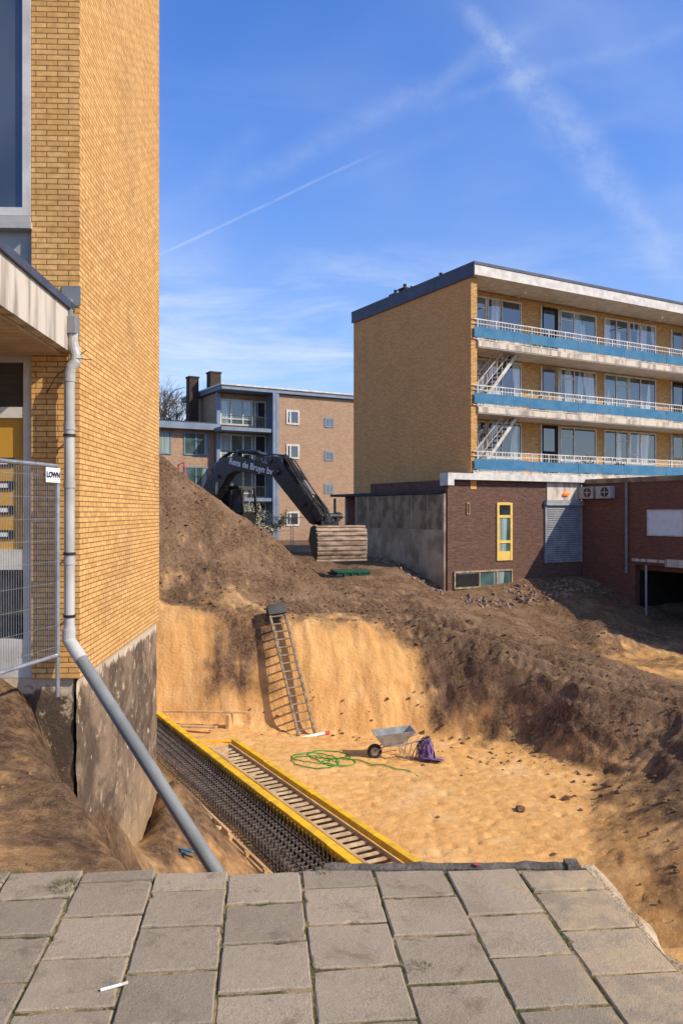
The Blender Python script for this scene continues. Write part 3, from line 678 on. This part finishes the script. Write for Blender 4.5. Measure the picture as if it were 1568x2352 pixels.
# ground floor
mb=MB();mb.box(-1.2,6.54,.02,6,-3.2,2.84);mb.obj('base_wall',m_bbrick,B)
mb=MB();mb.box(-1.4,7.6,-.28,.28,2.85,3.12,0);mb.box(-1.42,-1.1,-.30,.25,2.60,2.85,0);mb.obj('base_cornice',m_white,B)
mb=MB();mb.box(-1.26,-1.202,.12,7.2,.75,2.25,0);mb.box(-1.28,-1.203,.10,7.2,-3,.75,1);
for y in (.1,7.1): mb.box(-1.31,-1.2,y,y+.14,-3,2.26,1)
for y in (1.3,2.5,3.7,4.9,6.1): mb.box(-1.272,-1.2,y,y+.05,.76,2.26,1)
mb.box(-1.199,0,6,7.24,-3,2.26,0)
mb.obj('lean_to_wall',[m_gconc,m_lgconc],B)
mb=MB();mb.box(-.5,-.001,7.3,9.62,-3,2.3);mb.obj('shed_wall',m_rbrick,B)
for y in (8.3,9.5):
    mb=MB();mb.box(-1.2,-1.1,y,y+.1,-2,2.2);mb.obj('shed_post',m_wood2,B)
mb=MB();mb.box(-1.33,-.001,.3,9.7,2.28,2.40);mb.obj('lean_to_roof',m_roof,B)
# yellow door
m_yd=mat('yellow_door_paint',(.80,.53,.12),(.66,.43,.1))
mb=MB();mb.box(1.43,1.55,-.04,.02,-.6,1.9);mb.box(2.18,2.30,-.04,.02,-.6,1.9);
for z in (.15,1.25,1.8): mb.box(1.55,2.18,-.035,.02,z,z+.12)
mb.box(1.55,2.18,-.03,.02,-.6,-.2)
dY=mb.obj('yellow_door',m_yd,B)
mb=MB();mb.box(1.55,2.18,.0,.015,-.2,1.85);mb.obj('door_glass',m_gteal,dY)
mb=MB();mb.box(1.55,2.18,-.012,-.002,1.37,1.8);mb.obj('door_transom',m_gdark,dY)
mb=MB();mb.box(-.22,-.06,-.03,.0,1.4,1.9);mb.box(-.19,-.09,-.035,-.031,1.45,1.85,1);mb.obj('notice_box',[mat('ochre',(.5,.30,.1)),m_dark],B)
mb=MB()
for i in range(26): z=-.78+i*.1;mb.box(4.3,6.45,-.035,.01,z,z+.075,0);mb.box(4.3,6.45,-.005,.012,z+.075,z+.1,1)
sh=mb.obj('roller_shutter',[m_shut,m_shut2],B)
mb=MB();mb.box(4.22,4.3,-.06,.015,-.8,1.86);mb.box(6.45,6.53,-.06,.015,-.8,1.86);mb.box(4.2,6.535,-.16,.015,1.8,2.02);mb.obj('shutter_box',m_shut,sh)
mb=MB();mb.box(4.35,6.5,-.03,.015,2.03,2.83);mb.obj('white_fascia',m_fascia,B)
mb=MB();mb.box(5.3,5.65,-.14,-.03,2.25,2.38);ml=bpy.data.materials.new('lit_orange_lamp');ml.use_nodes=True
e=ml.node_tree.nodes['Principled BSDF'];e.inputs['Base Color'].default_value=(.5,.10,.005,1);e.inputs['Emission Color'].default_value=(1,.17,.005,1);e.inputs['Emission Strength'].default_value=1.1
mb.obj('wall_lamp',ml,B,bevel=.03)
window(B,-.9,2.3,-1.72,-.98,.02,m_wood2,m_gteal,fw=.07,vs=(.42,.72),dep=.08,name='basement_window')
mb=MB();mb.box(-.8,.4,-.09,-.05,-1.6,-1.1);mb.obj('boarding',m_void,B)

# wing
W=thing('brick_annex',(5.44+.865*6.56,34+.502*6.56,0),ROT,'low red-brown brick annex with undercut dark basement','building')
mb=MB();mb.box(0,12,-3.0,.0,-3.4,2.78);mb.box(0,.3,-12,-3.0,-.75,2.78);mb.box(.3,12,-12,-3.0,2.4,2.78);mb.box(.3,12,-12,-3.0,-1.0,-.75);mb.obj('annex_wall',m_rbrick,W)
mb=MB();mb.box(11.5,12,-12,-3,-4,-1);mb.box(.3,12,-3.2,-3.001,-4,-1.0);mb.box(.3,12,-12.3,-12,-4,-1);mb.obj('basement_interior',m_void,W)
mb=MB();mb.box(-.06,12.1,-12.1,-.2,2.785,3.0);mb.obj('annex_roof',m_gconc,W)
window(W,-5.45,-3.66,.5,1.6,0,m_white,m_paper,fw=.06,face='x',dep=.05)
mb=MB();mb.box(-.12,.0,-12,-4.6,-.76,-.45);mb.box(-.06,.0,-4.6,-2.9,-.62,-.5);mb.obj('concrete_beam',m_fascia,W)
mb=MB();mb.cyl((-.1,-2.63,2.78),(-.1,-2.63,-1.15),.06);mb.obj('downpipe',m_grey,W)
mb=MB();mb.cyl((-.02,-3.6,-.75),(-.02,-3.6,-3.6),.05);mb.obj('steel_prop',m_galv,W)
mb=MB();mb.cyl((.25,-7.5,-.75),(.25,-7.5,-3.6),.05);mb.obj('steel_prop',m_galv,W)
m_acw=mat('dull_ac_casing',(.42,.40,.36),(.32,.30,.27),.6,4)
for y in (-.1,-1.1):
    ac=thing('air_conditioner',(0,0,0),0,'white outdoor air conditioning unit fixed to the brick wall','air conditioner','air conditioning units')
    Mw=Matrix.Translation(W.location)@Matrix.Rotation(ROT,4,'Z');ac.location=Mw@Vector((-.003,y,2.07));ac.rotation_euler=(0,0,ROT)
    q=MB();q.box(-.32,0,-.84,0,.03,.58);q.obj('casing',m_acw,ac,bevel=.015)
    q=MB();q.cyl((-.325,-.52,.31),(-.335,-.52,.31),.22,n=20);q.obj('fan_grille',m_dark,ac)
    q=MB();q.box(-.338,-.336,-.54,-.50,.1,.52);q.box(-.338,-.336,-.73,-.31,.29,.33);q.cyl((-.336,-.52,.31),(-.342,-.52,.31),.06);q.obj('fan_hub',m_acw,ac)
    for yy_ in (-.78,-.12):
        q=MB();q.box(-.3,0,yy_,yy_+.04,0,.028);q.obj('bracket',m_dark,ac)

# ------------------------------------------------------------------ background building
K=thing('apartment_building',(-9.16,63,0),ROT,'beige brick apartment block with blue-grey trim and glazed balconies','building')
mb=MB();mb.box(4.6,22,0,9,-1,11.05);mb.box(0.02,4.6,1.6,9,-1,11.05);mb.obj('brick_wall',m_pbrick,K)
mb=MB();mb.box(-.3,22,-.3,9.2,11.1,11.40);ro=mb.obj('roof',m_bluegrey,K)
mb=MB();mb.box(-.4,22,-.4,9.3,11.403,11.53);mb.obj('roof_edge',m_white,ro)
for x in (3,4.2,6,8.5,11,12.5,14): 
    mb=MB();mb.cyl((x,3,11.5),(x,3,11.9),.1,n=8);mb.cyl((x,3,11.9),(x,3,12.0),.17,n=8);mb.obj('roof_vent',m_dark if x>5 else m_galv,ro)
mb=MB();mb.box(6,7.2,4,5,11.5,12.1);mb.obj('roof_hut',m_dark,ro)
for (x,y,s,h,mm) in ((-1.2,4.6,.8,12.6,m_chim),(.1,3.2,.9,12.9,m_chim)):
    mb=MB();mb.box(x,x+s,y,y+s,8,h);mb.box(x-.06,x+s+.06,y-.06,y+s+.06,h,h+.12);mb.obj('chimney',mm,K)
for i,zf in enumerate((-.2,2.55,5.3,8.1)):
    mb=MB();mb.box(-.3,4.34,-.2,1.6,zf-.2,zf+.08);sl=mb.obj('balcony_slab',m_bluegrey,K)
    mb=MB();mb.box(-.28,3.6,-.18,-.14,zf+.95,zf+1.0);mb.box(-.28,3.6,-.18,-.15,zf+.15,zf+.18)
    for q in range(33): x=-.26+q*.12;mb.box(x,x+.02,-.175,-.155,zf+.08,zf+.95)
    mb.obj('railing',m_dark,sl)
    window(K,.25,3.1,zf+.4,zf+2.5,1.6,m_white,m_gteal,fw=.13,vs=(.33,.7),hs=((.25,0,1),),dep=.1)
    window(K,3.25,4.3,zf+.1,zf+2.5,1.6,m_white,m_gdark,fw=.12,dep=.1)
    window(K,5.38,6.57,zf+.55,zf+1.75,0,m_white,m_gdark,fw=.15,dep=.07,vs=(.3,))
    window(K,8.94,9.8,zf+.5,zf+1.3,0,m_bluegrey,m_ggrey,fw=.12,dep=.06,vs=(.5,))
    window(K,14,15.2,zf+.55,zf+1.75,0,m_white,m_gdark,fw=.12,dep=.07,vs=(.5,))
for (a,b,c,d,mm,nm) in ((4.36,4.62,-.25,1.6,m_bluegrey,'column'),(4.05,4.3,-.32,-.21,m_bluegrey,'column'),(-.1,.2,1.3,1.59,m_bluegrey,'column')):
    mb=MB();mb.box(a,b,c,d,-1,11.09);mb.obj(nm,mm,K)
K2=thing('house_wing',(-9.16,63,0),ROT,'lower brick wing with dark flat roof and blue-framed windows','building')
mb=MB();mb.box(-12,-.02,2.0,8,-1,8.2);mb.obj('brick_wall',m_pbrick,K2)
mb=MB();mb.box(-12.4,-.05,1.3,8.4,8.2,8.6);mb.obj('roof',m_roof,K2)
mb=MB();mb.box(-12.4,-.06,1.25,1.299,8.0,8.5);mb.obj('roof_trim',m_bluegrey,K2)
for zf in (.0,2.8,5.5):
    for x in (-2.6,-5.6,-8.6,-11): window(K2,x,x+2.0,zf+.5,zf+2.3,2.0,m_bluegrey,m_gteal,fw=.1,vs=(.5,),dep=.08)

def grow(mb,p,d,r,L,lv,mx):
    q=p+d*L;mb.cyl(p,q,r,r*.7,n=5)
    if lv>=mx: return
    for k in range(3 if lv else 4):
        nd=(d+Vector((random.gauss(0,.5),random.gauss(0,.5),random.gauss(.05,.35)))).normalized()
        grow(mb,p+d*L*random.uniform(.6,1),nd,r*.62,L*random.uniform(.62,.85),lv+1,mx)
T=thing('bare_tree',(-15.4,74,-.8),0,'leafless tree behind the brick flats','tree')
mb=MB();mb.cyl((0,0,0),(0,0,5),.28,.22,n=8);mb.obj('trunk',m_bark,T)
mb=MB()
for k in range(4): grow(mb,Vector((0,0,4.8)),Vector((random.gauss(0,.3),random.gauss(0,.3),1)).normalized(),.13,3.5,0,5)
mb.obj('crown',m_bark,T)
T=thing('flowering_bush',(-4.1,38,-.5),0,'pale budding shrub behind the excavator','bush')
mb=MB()
for k in range(8): grow(mb,Vector((random.gauss(0,.3),random.gauss(0,.2),0)),Vector((random.gauss(0,.35),random.gauss(0,.35),1)).normalized(),.04,1.0,0,3)
lv=list(mb.v);mb.obj('branches',m_bark,T)
q=MB()
for _ in range(2800):
    c=Vector(random.choice(lv));c+=Vector((random.gauss(0,.08),random.gauss(0,.08),random.gauss(0,.08)))
    a=Vector((random.gauss(0,1),random.gauss(0,1),random.gauss(0,1))).normalized()*.045;b=a.orthogonal().normalized()*.03
    q.add([c-a,c+b,c+a,c-b],[(0,1,2,3)])
q.obj('foliage',m_blossom,T,fixn=False)

for i,(x,y) in enumerate(((-5.0,43),(-2.6,43.3),(-.2,43.6))):
    f=thing('site_fence',(x,y,-.8),R(6),'grey mesh construction fence panel behind the digger','fence','construction fence panels')
    P=MB();P.tube([(0,0,0),(0,0,2),(2.3,0,2),(2.3,0,0)],.025,6);P.cyl((0,0,.2),(2.3,0,.2),.02,n=6);P.obj('fence_frame',m_galv,f)
    P=MB()
    for k_ in range(24):P.box(.05+k_*.095,.056+k_*.095,-.003,.003,.2,2)
    for k_ in range(9):P.box(0,2.3,-.006,-.003,.3+k_*.2,.306+k_*.2)
    P.obj('wire_mesh',m_galv,f)
g=thing('waste_container',(-.1,32.0,-1.68),R(10),'low dark green steel container under the digger bucket','container')
P=MB();P.prism([(0,0),(1.1,0),(1.25,.75),(-.1,.75)],0,1.3);P.box(-.14,1.3,-.04,1.34,.75,.82)
for x in (.2,.5,.8): P.box(x,x+.07,-.05,-.001,0,.74)
P.obj('container_body',m_dgreen,g)

# ------------------------------------------------------------------ excavator
EO=Vector((-5.89,35.19,-.05));EA=-math.atan2(.646,.763)
X=thing('excavator',EO,EA,'black tracked excavator with boom lowered and wide ribbed bucket','excavator')
for y0 in (-1.3,.8):
    P=MB();P.prism([(-1.9,.35),(-1.7,.1),(-1.3,0),(1.4,0),(1.8,.1),(2.0,.38),(1.8,.7),(1.4,.8),(-1.3,.8),(-1.7,.7)],y0,y0+.5)
    for k_ in range(16): P.box(-1.5+k_*.2,-1.4+k_*.2,y0-.02,y0+.52,-.03,.83)
    P.obj('track',m_black,X)
P=MB();P.prism([(-2.1,1.0),(.2,1.0),(.5,1.3),(.3,1.9),(-.3,2.2),(-2.0,2.2),(-2.3,1.9),(-2.3,1.3)],-1.2,1.2);P.box(-1.8,-.4,-.9,.2,2.2,2.4);P.box(-.9,.9,-.79,.79,.3,1.0);P.obj('machine_body',m_dark,X,bevel=.05)
P=MB();P.prism([(.3,1.0),(1.75,1.0),(1.85,1.55),(.2,1.55)],.40,1.25);P.prism([(.2,2.55),(1.72,2.5),(1.66,2.66),(.25,2.70)],.36,1.28)
for (a,b) in ((.2,.2),(.95,.95),(1.84,1.68)):
    P.prism([(a,1.5),(a+.09,1.5),(b+.09,2.6),(b,2.6)],.40,.47);P.prism([(a,1.5),(a+.09,1.5),(b+.09,2.6),(b,2.6)],1.18,1.25)
P.box(.5,.9,.6,1.0,1.5,2.2);cb_=P.obj('cab',m_dark,X)
P=MB();P.prism([(.29,1.56),(1.82,1.56),(1.68,2.5),(.29,2.5)],.43,.44);P.obj('cab_window',m_ggrey,cb_)
P=MB();P.box(.5,1.5,.385,.399,1.30,1.42);P.obj('cab_stripe',mat('dull_yellow',(.45,.35,.05)),cb_)
boom=[(-.20,1.72),(-.25,2.2),(.28,3.0),(.95,3.62),(1.45,3.86),(2.1,3.90),(2.8,3.76),(4.5,3.36),(4.72,3.12),(4.45,2.96),(2.75,3.18),(2.1,3.26),(1.65,3.12),(.85,2.2),(.35,1.6)]
P=MB();P.prism(boom,-.22,.22)
P.cyl((4.55,-.3,3.14),(4.55,.3,3.14),.13);P.cyl((1.05,-.3,3.05),(1.05,.3,3.05),.08);P.cyl((.1,-.35,2.0),(.1,.35,2.0),.14)
P.prism([(1.8,3.86),(2.2,3.86),(2.1,4.15),(1.9,4.15)],-.12,.12)
for (x,z) in ((.55,3.30),(1.2,3.78),(2.6,3.84),(3.3,3.68),(4.0,3.51)): P.box(x-.04,x+.04,-.2,.2,z-.05,z+.10)
bo=P.obj('boom',m_dark,X,bevel=.03)
P=MB();P.prism([(3.95,3.54),(4.2,3.81),(4.75,3.68),(4.95,3.3),(5.3,2.98),(6.75,1.42),(6.45,1.05),(6.25,1.12),(4.75,2.5),(4.35,2.87)],-.20,.20);P.cyl((6.45,-.3,1.27),(6.45,.3,1.27),.12);P.cyl((4.15,-.28,3.6),(4.15,.28,3.6),.1);st=P.obj('stick',m_dark,X,bevel=.03)
m_rod=mat('chrome_rod',(.4,.4,.4),(.3,.3,.3),.3,4,metal=.8)
def hyd(a,b,c,r1,r2):
    P=MB();P.cyl(a,b,r1,n=10);P.cyl(b,c,r2,n=8,mi=1);P.obj('hydraulic_cylinder',[m_dark,m_rod],X)
hyd((2.0,0,4.1),(3.3,0,3.99),(4.12,0,3.75),.10,.05);hyd((4.75,0,3.78),(5.8,0,2.78),(6.25,0,2.22),.12,.05)
for y in (-.42,.42): hyd((1.0,y,1.3),(1.15,y,2.3),(1.2,y,2.8),.11,.05)
for y in (-.30,.22):
    P=MB();P.prism([(6.0,1.77),(6.2,2.27),(6.8,1.67),(7.0,1.27),(6.75,1.17),(6.5,1.67),(6.2,1.92)],y,y+.08);P.obj('bucket_link',m_dark,X)
P=MB()
for k_ in range(4):
    y=-.12+k_*.07
    P.tube([(.4,y,3.15),(1.0,y,3.82),(1.6,y,4.08),(2.3,y,4.04),(3.4,y,3.86),(4.3,y,3.86),(4.7,y,3.83)],.022,6)
    P.tube([(4.5,y*1.5,3.83),(5.1,y*2.2,3.63),(5.95,y*2.5,2.56),(6.5,y*2.5,1.97),(7.0,y*2,1.37)],.026,6)
P.tube([(6.3,-.28,1.47),(6.7,-.4,2.07),(7.1,-.3,1.67),(7.2,-.2,1.27)],.028,6)
P.obj('hydraulic_hose',m_black,X)
# lettering on the flat flank of the boom, facing the pit side (local -y)
a_=math.atan2(-.42,1.95);cA,sA=math.cos(a_),math.sin(a_)
text('Rens de Bruyn bv',.37,m_wtext,bo,Matrix(((cA,-sA,0,3.02),(0,0,-1,-.232),(sA,cA,0,3.42),(0,0,0,1))),'boom_lettering',.004,.008)
for L in ([(-2.1,-1.1,2.2),(-2.2,-1.1,3.8),(-1.8,-1.1,3.9),(-1.2,-1.1,3.1),(-.6,-1.1,2.95),(-.6,-1.1,2.2)],[(-2.15,-1.1,3.1),(-1.3,-1.1,2.8)],[(-2.1,.2,2.2),(-2.2,.2,3.7),(-1.8,.2,3.8),(-1.4,.2,2.3)]):
    P=MB();P.tube(L,.035,8);P.obj('handrail',m_red,X)
def toX(p): return (Matrix.Translation(EO)@Matrix.Rotation(EA,4,'Z')).inverted()@Vector(p)
bl=toX((-1.0,30.55,-.16));BR=R(20)-EA
P=MB()
prof=[(-.45,1.06),(-.12,1.15),(.06,1.12),(.17,1.01),(.24,.87),(.28,.70),(.30,.52),(.30,.34),(.28,.16),(.24,.0),(.18,-.14)]
W2=2.0;vs=[];fs=[];n=len(prof)
for xx in (0,W2):
    for (a,z) in prof: vs.append((xx,-a,z))
    for (a,z) in prof: vs.append((xx,-(a-.05 if a>-.4 else a),z-.03))
for i in range(n-1):
    fs+=[(i,i+1,2*n+i+1,2*n+i),(n+i,n+i+1,3*n+i+1,3*n+i)]
P.add(vs,fs)
for i in range(2,n-1):
    (a0,z0),(a1,z1)=prof[i],prof[i+1]
    for t0 in (.12,):
        q0=(a0+(a1-a0)*t0,z0+(z1-z0)*t0);q1=(a0+(a1-a0)*(t0+.5),z0+(z1-z0)*(t0+.5))
        na,nz_=-(z1-z0),(a1-a0);l=math.hypot(na,nz_);na,nz_=na/l*.055,nz_/l*.055
        P.hexa([(0,-q0[0],q0[1]),(W2,-q0[0],q0[1]),(W2,-q1[0],q1[1]),(0,-q1[0],q1[1]),(0,-q0[0]-na,q0[1]+nz_),(W2,-q0[0]-na,q0[1]+nz_),(W2,-q1[0]-na,q1[1]+nz_),(0,-q1[0]-na,q1[1]+nz_)])
bk=P.obj('bucket',m_bucket,X,loc=bl,rotz=BR)
poly=prof+[(-.25,-.02),(-.7,.6)]
for xx in (-.04,W2): 
    P=MB();n=len(poly);vs=[(xx,-a,z) for a,z in poly]+[(xx+.04,-a,z) for a,z in poly]
    P.add(vs,[tuple(range(n)),tuple(reversed(range(n,2*n)))]+[(i,(i+1)%n,n+(i+1)%n,n+i) for i in range(n)]);P.obj('bucket_side',m_dark,bk)
P=MB();P.box(-.02,W2+.02,-.24,-.04,-.21,-.14);P.obj('cutting_edge',m_bucket,bk)
P=MB();P.box(.25,.95,.0,.45,1.12,1.32);P.cyl((.5,.2,1.26),(.5,.2,1.5),.26,n=16);P.cyl((.0,.2,1.5),(1.15,.2,1.5),.12,n=10);P.cyl((.05,.4,1.6),(.65,.4,1.46),.08);P.box(.1,.25,.1,.3,1.35,1.7);P.box(.9,1.05,.1,.3,1.3,1.65)
P.obj('tiltrotator',m_dark,bk)

# ------------------------------------------------------------------ formwork
FR=R(29);FO=(.257,13.2,-5.2)
Fm=thing('formwork',FO,FR,'yellow and timber concrete formwork along the trench','formwork')
P=MB();P.box(-1.22,-1.17,-4,2.6,-.1,.75);P.box(-1.24,-1.19,2.6,4.9,-.1,.8)
for y in np.arange(-4,2.5,.8): P.box(-1.30,-1.23,y,y+.08,0,.80)
P.box(-1.28,-1.225,-4,2.6,.64,.71)
P.obj('side_panel',m_wood,Fm)
P=MB();P.box(-1.65,-1.25,3.4,5.4,.3,.8,0);P.obj('concrete_block',mat('sandy_concrete',(.46,.36,.24),(.30,.23,.14),.9,3),Fm,bevel=.01)
def rail(x0,x1,y0,y1,z0,z1,name):
    P=MB();y=y0
    while y<y1:
        L=min(2.45,y1-y);P.box(x0+random.uniform(-.008,.008),x1,y,y+L-.02,z0,z1+random.uniform(-.006,.006));y+=2.45
    return P.obj(name,m_yel2,Fm,bevel=.008)
rail(-.09,.09,-4,11.4,.82,.94,'yellow_beam');rail(.86,1.0,-4,7.9,.80,.92,'yellow_beam')
P=MB()
for y in np.arange(-4,11.4,.16): P.box(-.125,-.095,y,y+.04,.55,.90)
P.obj('comb_battens',m_batten,Fm)
P=MB();P.box(-.05,.06,-4,11.4,-.05,.81);P.obj('inner_board',m_void,Fm)
P=MB();P.box(.27,.34,-4,7.9,.70,.80);P.obj('timber_rail',m_wood,Fm)
P=MB();P.box(.80,.855,-4,7.9,.0,.785);P.obj('timber_rail',m_wood,Fm)
P=MB()
y=-4
while y<7.8:
    P.box(.345,.795,y+random.uniform(-.02,.02),y+.11,.75,.77);y+=.25
P.obj('cross_slats',m_slat,Fm)
P=MB()
for y in np.arange(-4,7.5,1.2): P.box(.40,.79,y+.16,y+.28,.60,.66)
P.obj('pale_blocks',mat('pale_insulation',(.76,.62,.38),(.6,.46,.25)),Fm)
P=MB();P.box(.385,.795,-4,7.85,.1,.3);P.obj('dark_base',m_void,Fm)
Rb=thing('rebar_cage',FO,FR,'dense dark steel reinforcement cage in the trench formwork','rebar')
P=MB();r=.0075
for x in (-.86,-.68,-.50,-.34,-.2):
    for y in np.arange(-4,11.3,.15): P.box(x-r,x+r,y-r,y+r,0,.84)
for x in (-.88,-.70,-.52,-.36,-.22):
    for z in (.05,.2,.35,.5,.65,.78): P.box(x-r,x+r,-4,11.3,z-r,z+r)
for y in np.arange(-4,11.3,.15):
    for z in (.06,.42,.76): P.box(-.88,-.18,y+.02,y+.034,z-r,z+r)
P.obj('cage_bars',m_rebar,Rb)
P=MB()
for y in np.arange(-4,7.8,.11): P.box(.10,.26,y,y+.014,.68,.70)
for x in (.10,.16,.22): P.box(x,x+.014,-4,7.8,.66,.68)
for x in (.12,.23):
    for y in np.arange(-4,7.8,.15): P.box(x,x+.014,y,y+.014,0,.80)
P.obj('starter_bars',m_rebar,Rb)
P=MB();P.box(-.60,-.59,-4,6.5,.02,.5);P.obj('green_sheet',m_dgreen,Rb)
P=MB();P.box(-1.15,.85,-4,11.3,-.06,.0);P.obj('dark_blinding',m_rebar,Rb)
def plank(loc,rot,L,wd,th,label,mt=m_wood,tilt=0):
    o=thing('wooden_plank',loc,rot,label,'plank','loose planks in the pit')
    q=MB();q.box(0,L,0,wd,0,th);b=q.obj('plank_body',mt,o,bevel=.004);b.rotation_euler=(0,tilt,0)
plank((-5.4,24.3,-4.55),R(-3),2.6,.12,.05,'long pale timber plank resting on the sand bank')
plank((-3.35,24.0,-5.0),R(80),.4,.1,.45,'short upright timber board in the sand')
plank((-4.4,22.3,-4.9),R(4),1.4,.1,.05,'short yellow plank beside the formwork',m_yel2)
plank((-5.6,23.5,-4.75),R(-8),2.0,.2,.04,'timber board lying on the sand')
plank((-2.05,11.2,-3.2),R(70),.8,.12,.04,'short plank leaning in the trench')
plank((-2.1,12.0,-3.5),R(-50),.9,.1,.04,'loose timber batten lying by the trench')
plank((-2.1,10.2,-2.85),R(20),.35,.03,.02,'thin blue strip on the soil',m_blue)
plank((-2.15,10.3,-2.8),R(-30),.3,.04,.02,'thin blue strip on the soil',m_blue)

# ------------------------------------------------------------------ ladder
LB0=Vector((-1.02,24.0,-5.18));LT=Vector((-2.04,25.7,-1.76));ax=(LT-LB0);LL=ax.length;ax.normalize()
side=Vector((.95,.32,0));side=(side-ax*side.dot(ax)).normalized();nrm=side.cross(ax)
Ld=thing('ladder_hoist',LB0,0,'aluminium ladder leaning on the sand wall with stabiliser foot','ladder')
ML=Matrix((side,nrm,ax)).transposed().to_4x4()
Ld.matrix_world=Matrix.Translation(LB0)@ML
for x in (-.25,.25):
    P=MB();P.box(x-.035,x+.035,-.04,.04,0,LL);P.obj('ladder_rail',m_alu,Ld)
for i in range(15):
    P=MB();z=.22+i*.262;P.box(-.215,.215,-.025,.02,z-.022,z+.022);P.obj('rung',m_alu,Ld)
P=MB();P.box(-.55,.55,-.05,.05,-.06,.02,0);P.box(-.70,-.55,-.055,.055,-.065,.025,1);P.box(.55,.70,-.055,.055,-.065,.025,1);P.obj('stabiliser_bar',[m_paper,m_red],Ld)
P=MB();P.box(-.30,.30,-.16,.10,LL-.02,LL+.28);P.box(-.27,-.05,-.19,-.16,LL+.03,LL+.23);P.box(.05,.27,-.19,-.16,LL+.03,LL+.23);P.box(-.24,.24,-.1,.05,LL+.28,LL+.36)
P.obj('hoist_head',m_dark,Ld,bevel=.02)
for x in (-.28,.22):
    P=MB();P.box(x,x+.06,-.07,-.045,LL-.2,LL-.03);P.obj('red_hook',m_red,Ld)

# ------------------------------------------------------------------ wheelbarrow
wx,wy=1.44,21.9;wz=hz(wx,wy)
Wb=thing('wheelbarrow',(wx,wy,wz),R(188),'grey metal wheelbarrow standing on the sand floor','wheelbarrow')
P=MB()
bt=[(-.18,-.2,.42),(.35,-.2,.38),(.35,.2,.38),(-.18,.2,.42)];tp_=[(-.52,-.34,.78),(.60,-.32,.70),(.60,.32,.70),(-.52,.34,.78)]
bi=[(-.16,-.18,.44),(.33,-.18,.40),(.33,.18,.40),(-.16,.18,.44)];ti=[(-.49,-.315,.785),(.57,-.295,.705),(.57,.295,.705),(-.49,.315,.785)]
P.add(bt+tp_+bi+ti,[(3,2,1,0)]+[(i,(i+1)%4,4+(i+1)%4,4+i) for i in range(4)]+[(4+i,4+(i+1)%4,12+(i+1)%4,12+i) for i in range(4)]+[(12+i,12+(i+1)%4,8+(i+1)%4,8+i) for i in range(4)]+[(8,9,10,11)])
P.obj('tray',mat('dull_grey_tray',(.36,.36,.34),(.24,.24,.22),.55,5),Wb,fixn=False)
P=MB()
for s in (-1,1):
    P.tube([(.55,s*.06,.2),(.3,s*.16,.36),(-.2,s*.23,.40),(-.55,s*.27,.50),(-.85,s*.28,.60)],.017,8)
    P.tube([(-.12,s*.22,.40),(-.22,s*.25,.02),(-.32,s*.25,.02),(-.42,s*.25,.44)],.015,8)
P.tube([(-.27,-.25,.15),(-.27,.25,.15)],.012,6);P.tube([(.55,-.1,.2),(.55,.1,.2)],.012,6)
P.obj('barrow_frame',m_galv,Wb)
P=MB()
vs=[];fs=[];n1_,n2_=24,8
for i in range(n1_):
    for j in range(n2_):
        a=2*math.pi*i/n1_;b=2*math.pi*j/n2_;rr=.155+.05*math.cos(b);vs.append((.55+rr*math.cos(a),.045*math.sin(b),.2+rr*math.sin(a)))
for i in range(n1_):
    for j in range(n2_): fs.append((i*n2_+j,((i+1)%n1_)*n2_+j,((i+1)%n1_)*n2_+(j+1)%n2_,i*n2_+(j+1)%n2_))
P.add(vs,fs);P.obj('tyre',m_black,Wb,smooth=True)
P=MB();P.cyl((.55,-.03,.2),(.55,.03,.2),.11,n=16);P.obj('wheel_rim',m_galv,Wb)
for s in (-1,1):
    P=MB();P.cyl((-.74,s*.277,.56),(-.9,s*.282,.62),.024,n=8);P.obj('handle_grip',m_black,Wb)
# purple slings: webbing draped over the barrow handles' end, falling in a wide bundle
sx,sy=2.28,21.75
Sl=thing('lifting_slings',(sx,sy,hz(sx,sy)),0,'heap of purple webbing slings beside the wheelbarrow','slings')
P=MB()
for k_ in range(34):
    a=random.uniform(0,6.28);w_=.032;r_=random.uniform(.10,.24);top=random.uniform(.38,.60);oz=random.uniform(0,6);ox=random.uniform(-.12,.08)
    pts_=[]
    for t in np.linspace(0,1,9):
        x=ox+math.cos(a)*r_*(.35+t)+.03*math.sin(t*7+oz);y=math.sin(a)*r_*(.35+t)*.8;z=top*(1-t**2.2)+.03
        pts_.append(Vector((x,y,max(z,.03))))
    vs=[];sd_=Vector((-math.sin(a),math.cos(a),0))*w_
    for p_ in pts_: vs+=[p_-sd_,p_+sd_]
    P.add(vs,[(2*i,2*i+1,2*i+3,2*i+2) for i in range(8)])
for k_ in range(7):
    y0=random.uniform(-.25,.1);P.add([(-.1,y0,.04+k_*.012),(.40+.12*random.random(),y0-.12,.03+k_*.01),(.44,y0-.05,.03+k_*.01),(-.08,y0+.07,.05+k_*.012)],[(0,1,2,3)])
P.obj('sling_webbing',m_purple,Sl,fixn=False)
# hose
Hs=thing('garden_hose',(0,0,0),0,'bright green hose coiled loosely on the sand','hose')
pts_=[];cx,cy=-.48,21.3
for i in range(190):
    t=i/190;a=t*2*math.pi*4.4;rr=.46+.24*math.sin(a*.37+1)+.16*math.sin(a*1.3)
    x=cx+rr*math.cos(a)+.28*math.sin(a*.21);y=cy+rr*.9*math.sin(a)+.2*math.cos(a*.17);pts_.append((x,y,hz(x,y)+.015+.02*(i%37)/37+.02*t))
for q in ((.3,21.55),(.5,21.5),(.8,21.2),(1.1,21.25),(1.4,20.9),(1.7,20.85),(1.95,20.5)): pts_.append((q[0],q[1],hz(*q)+.03))
P=MB();P.tube(pts_,.014,6);P.obj('hose_body',m_green,Hs,smooth=True)
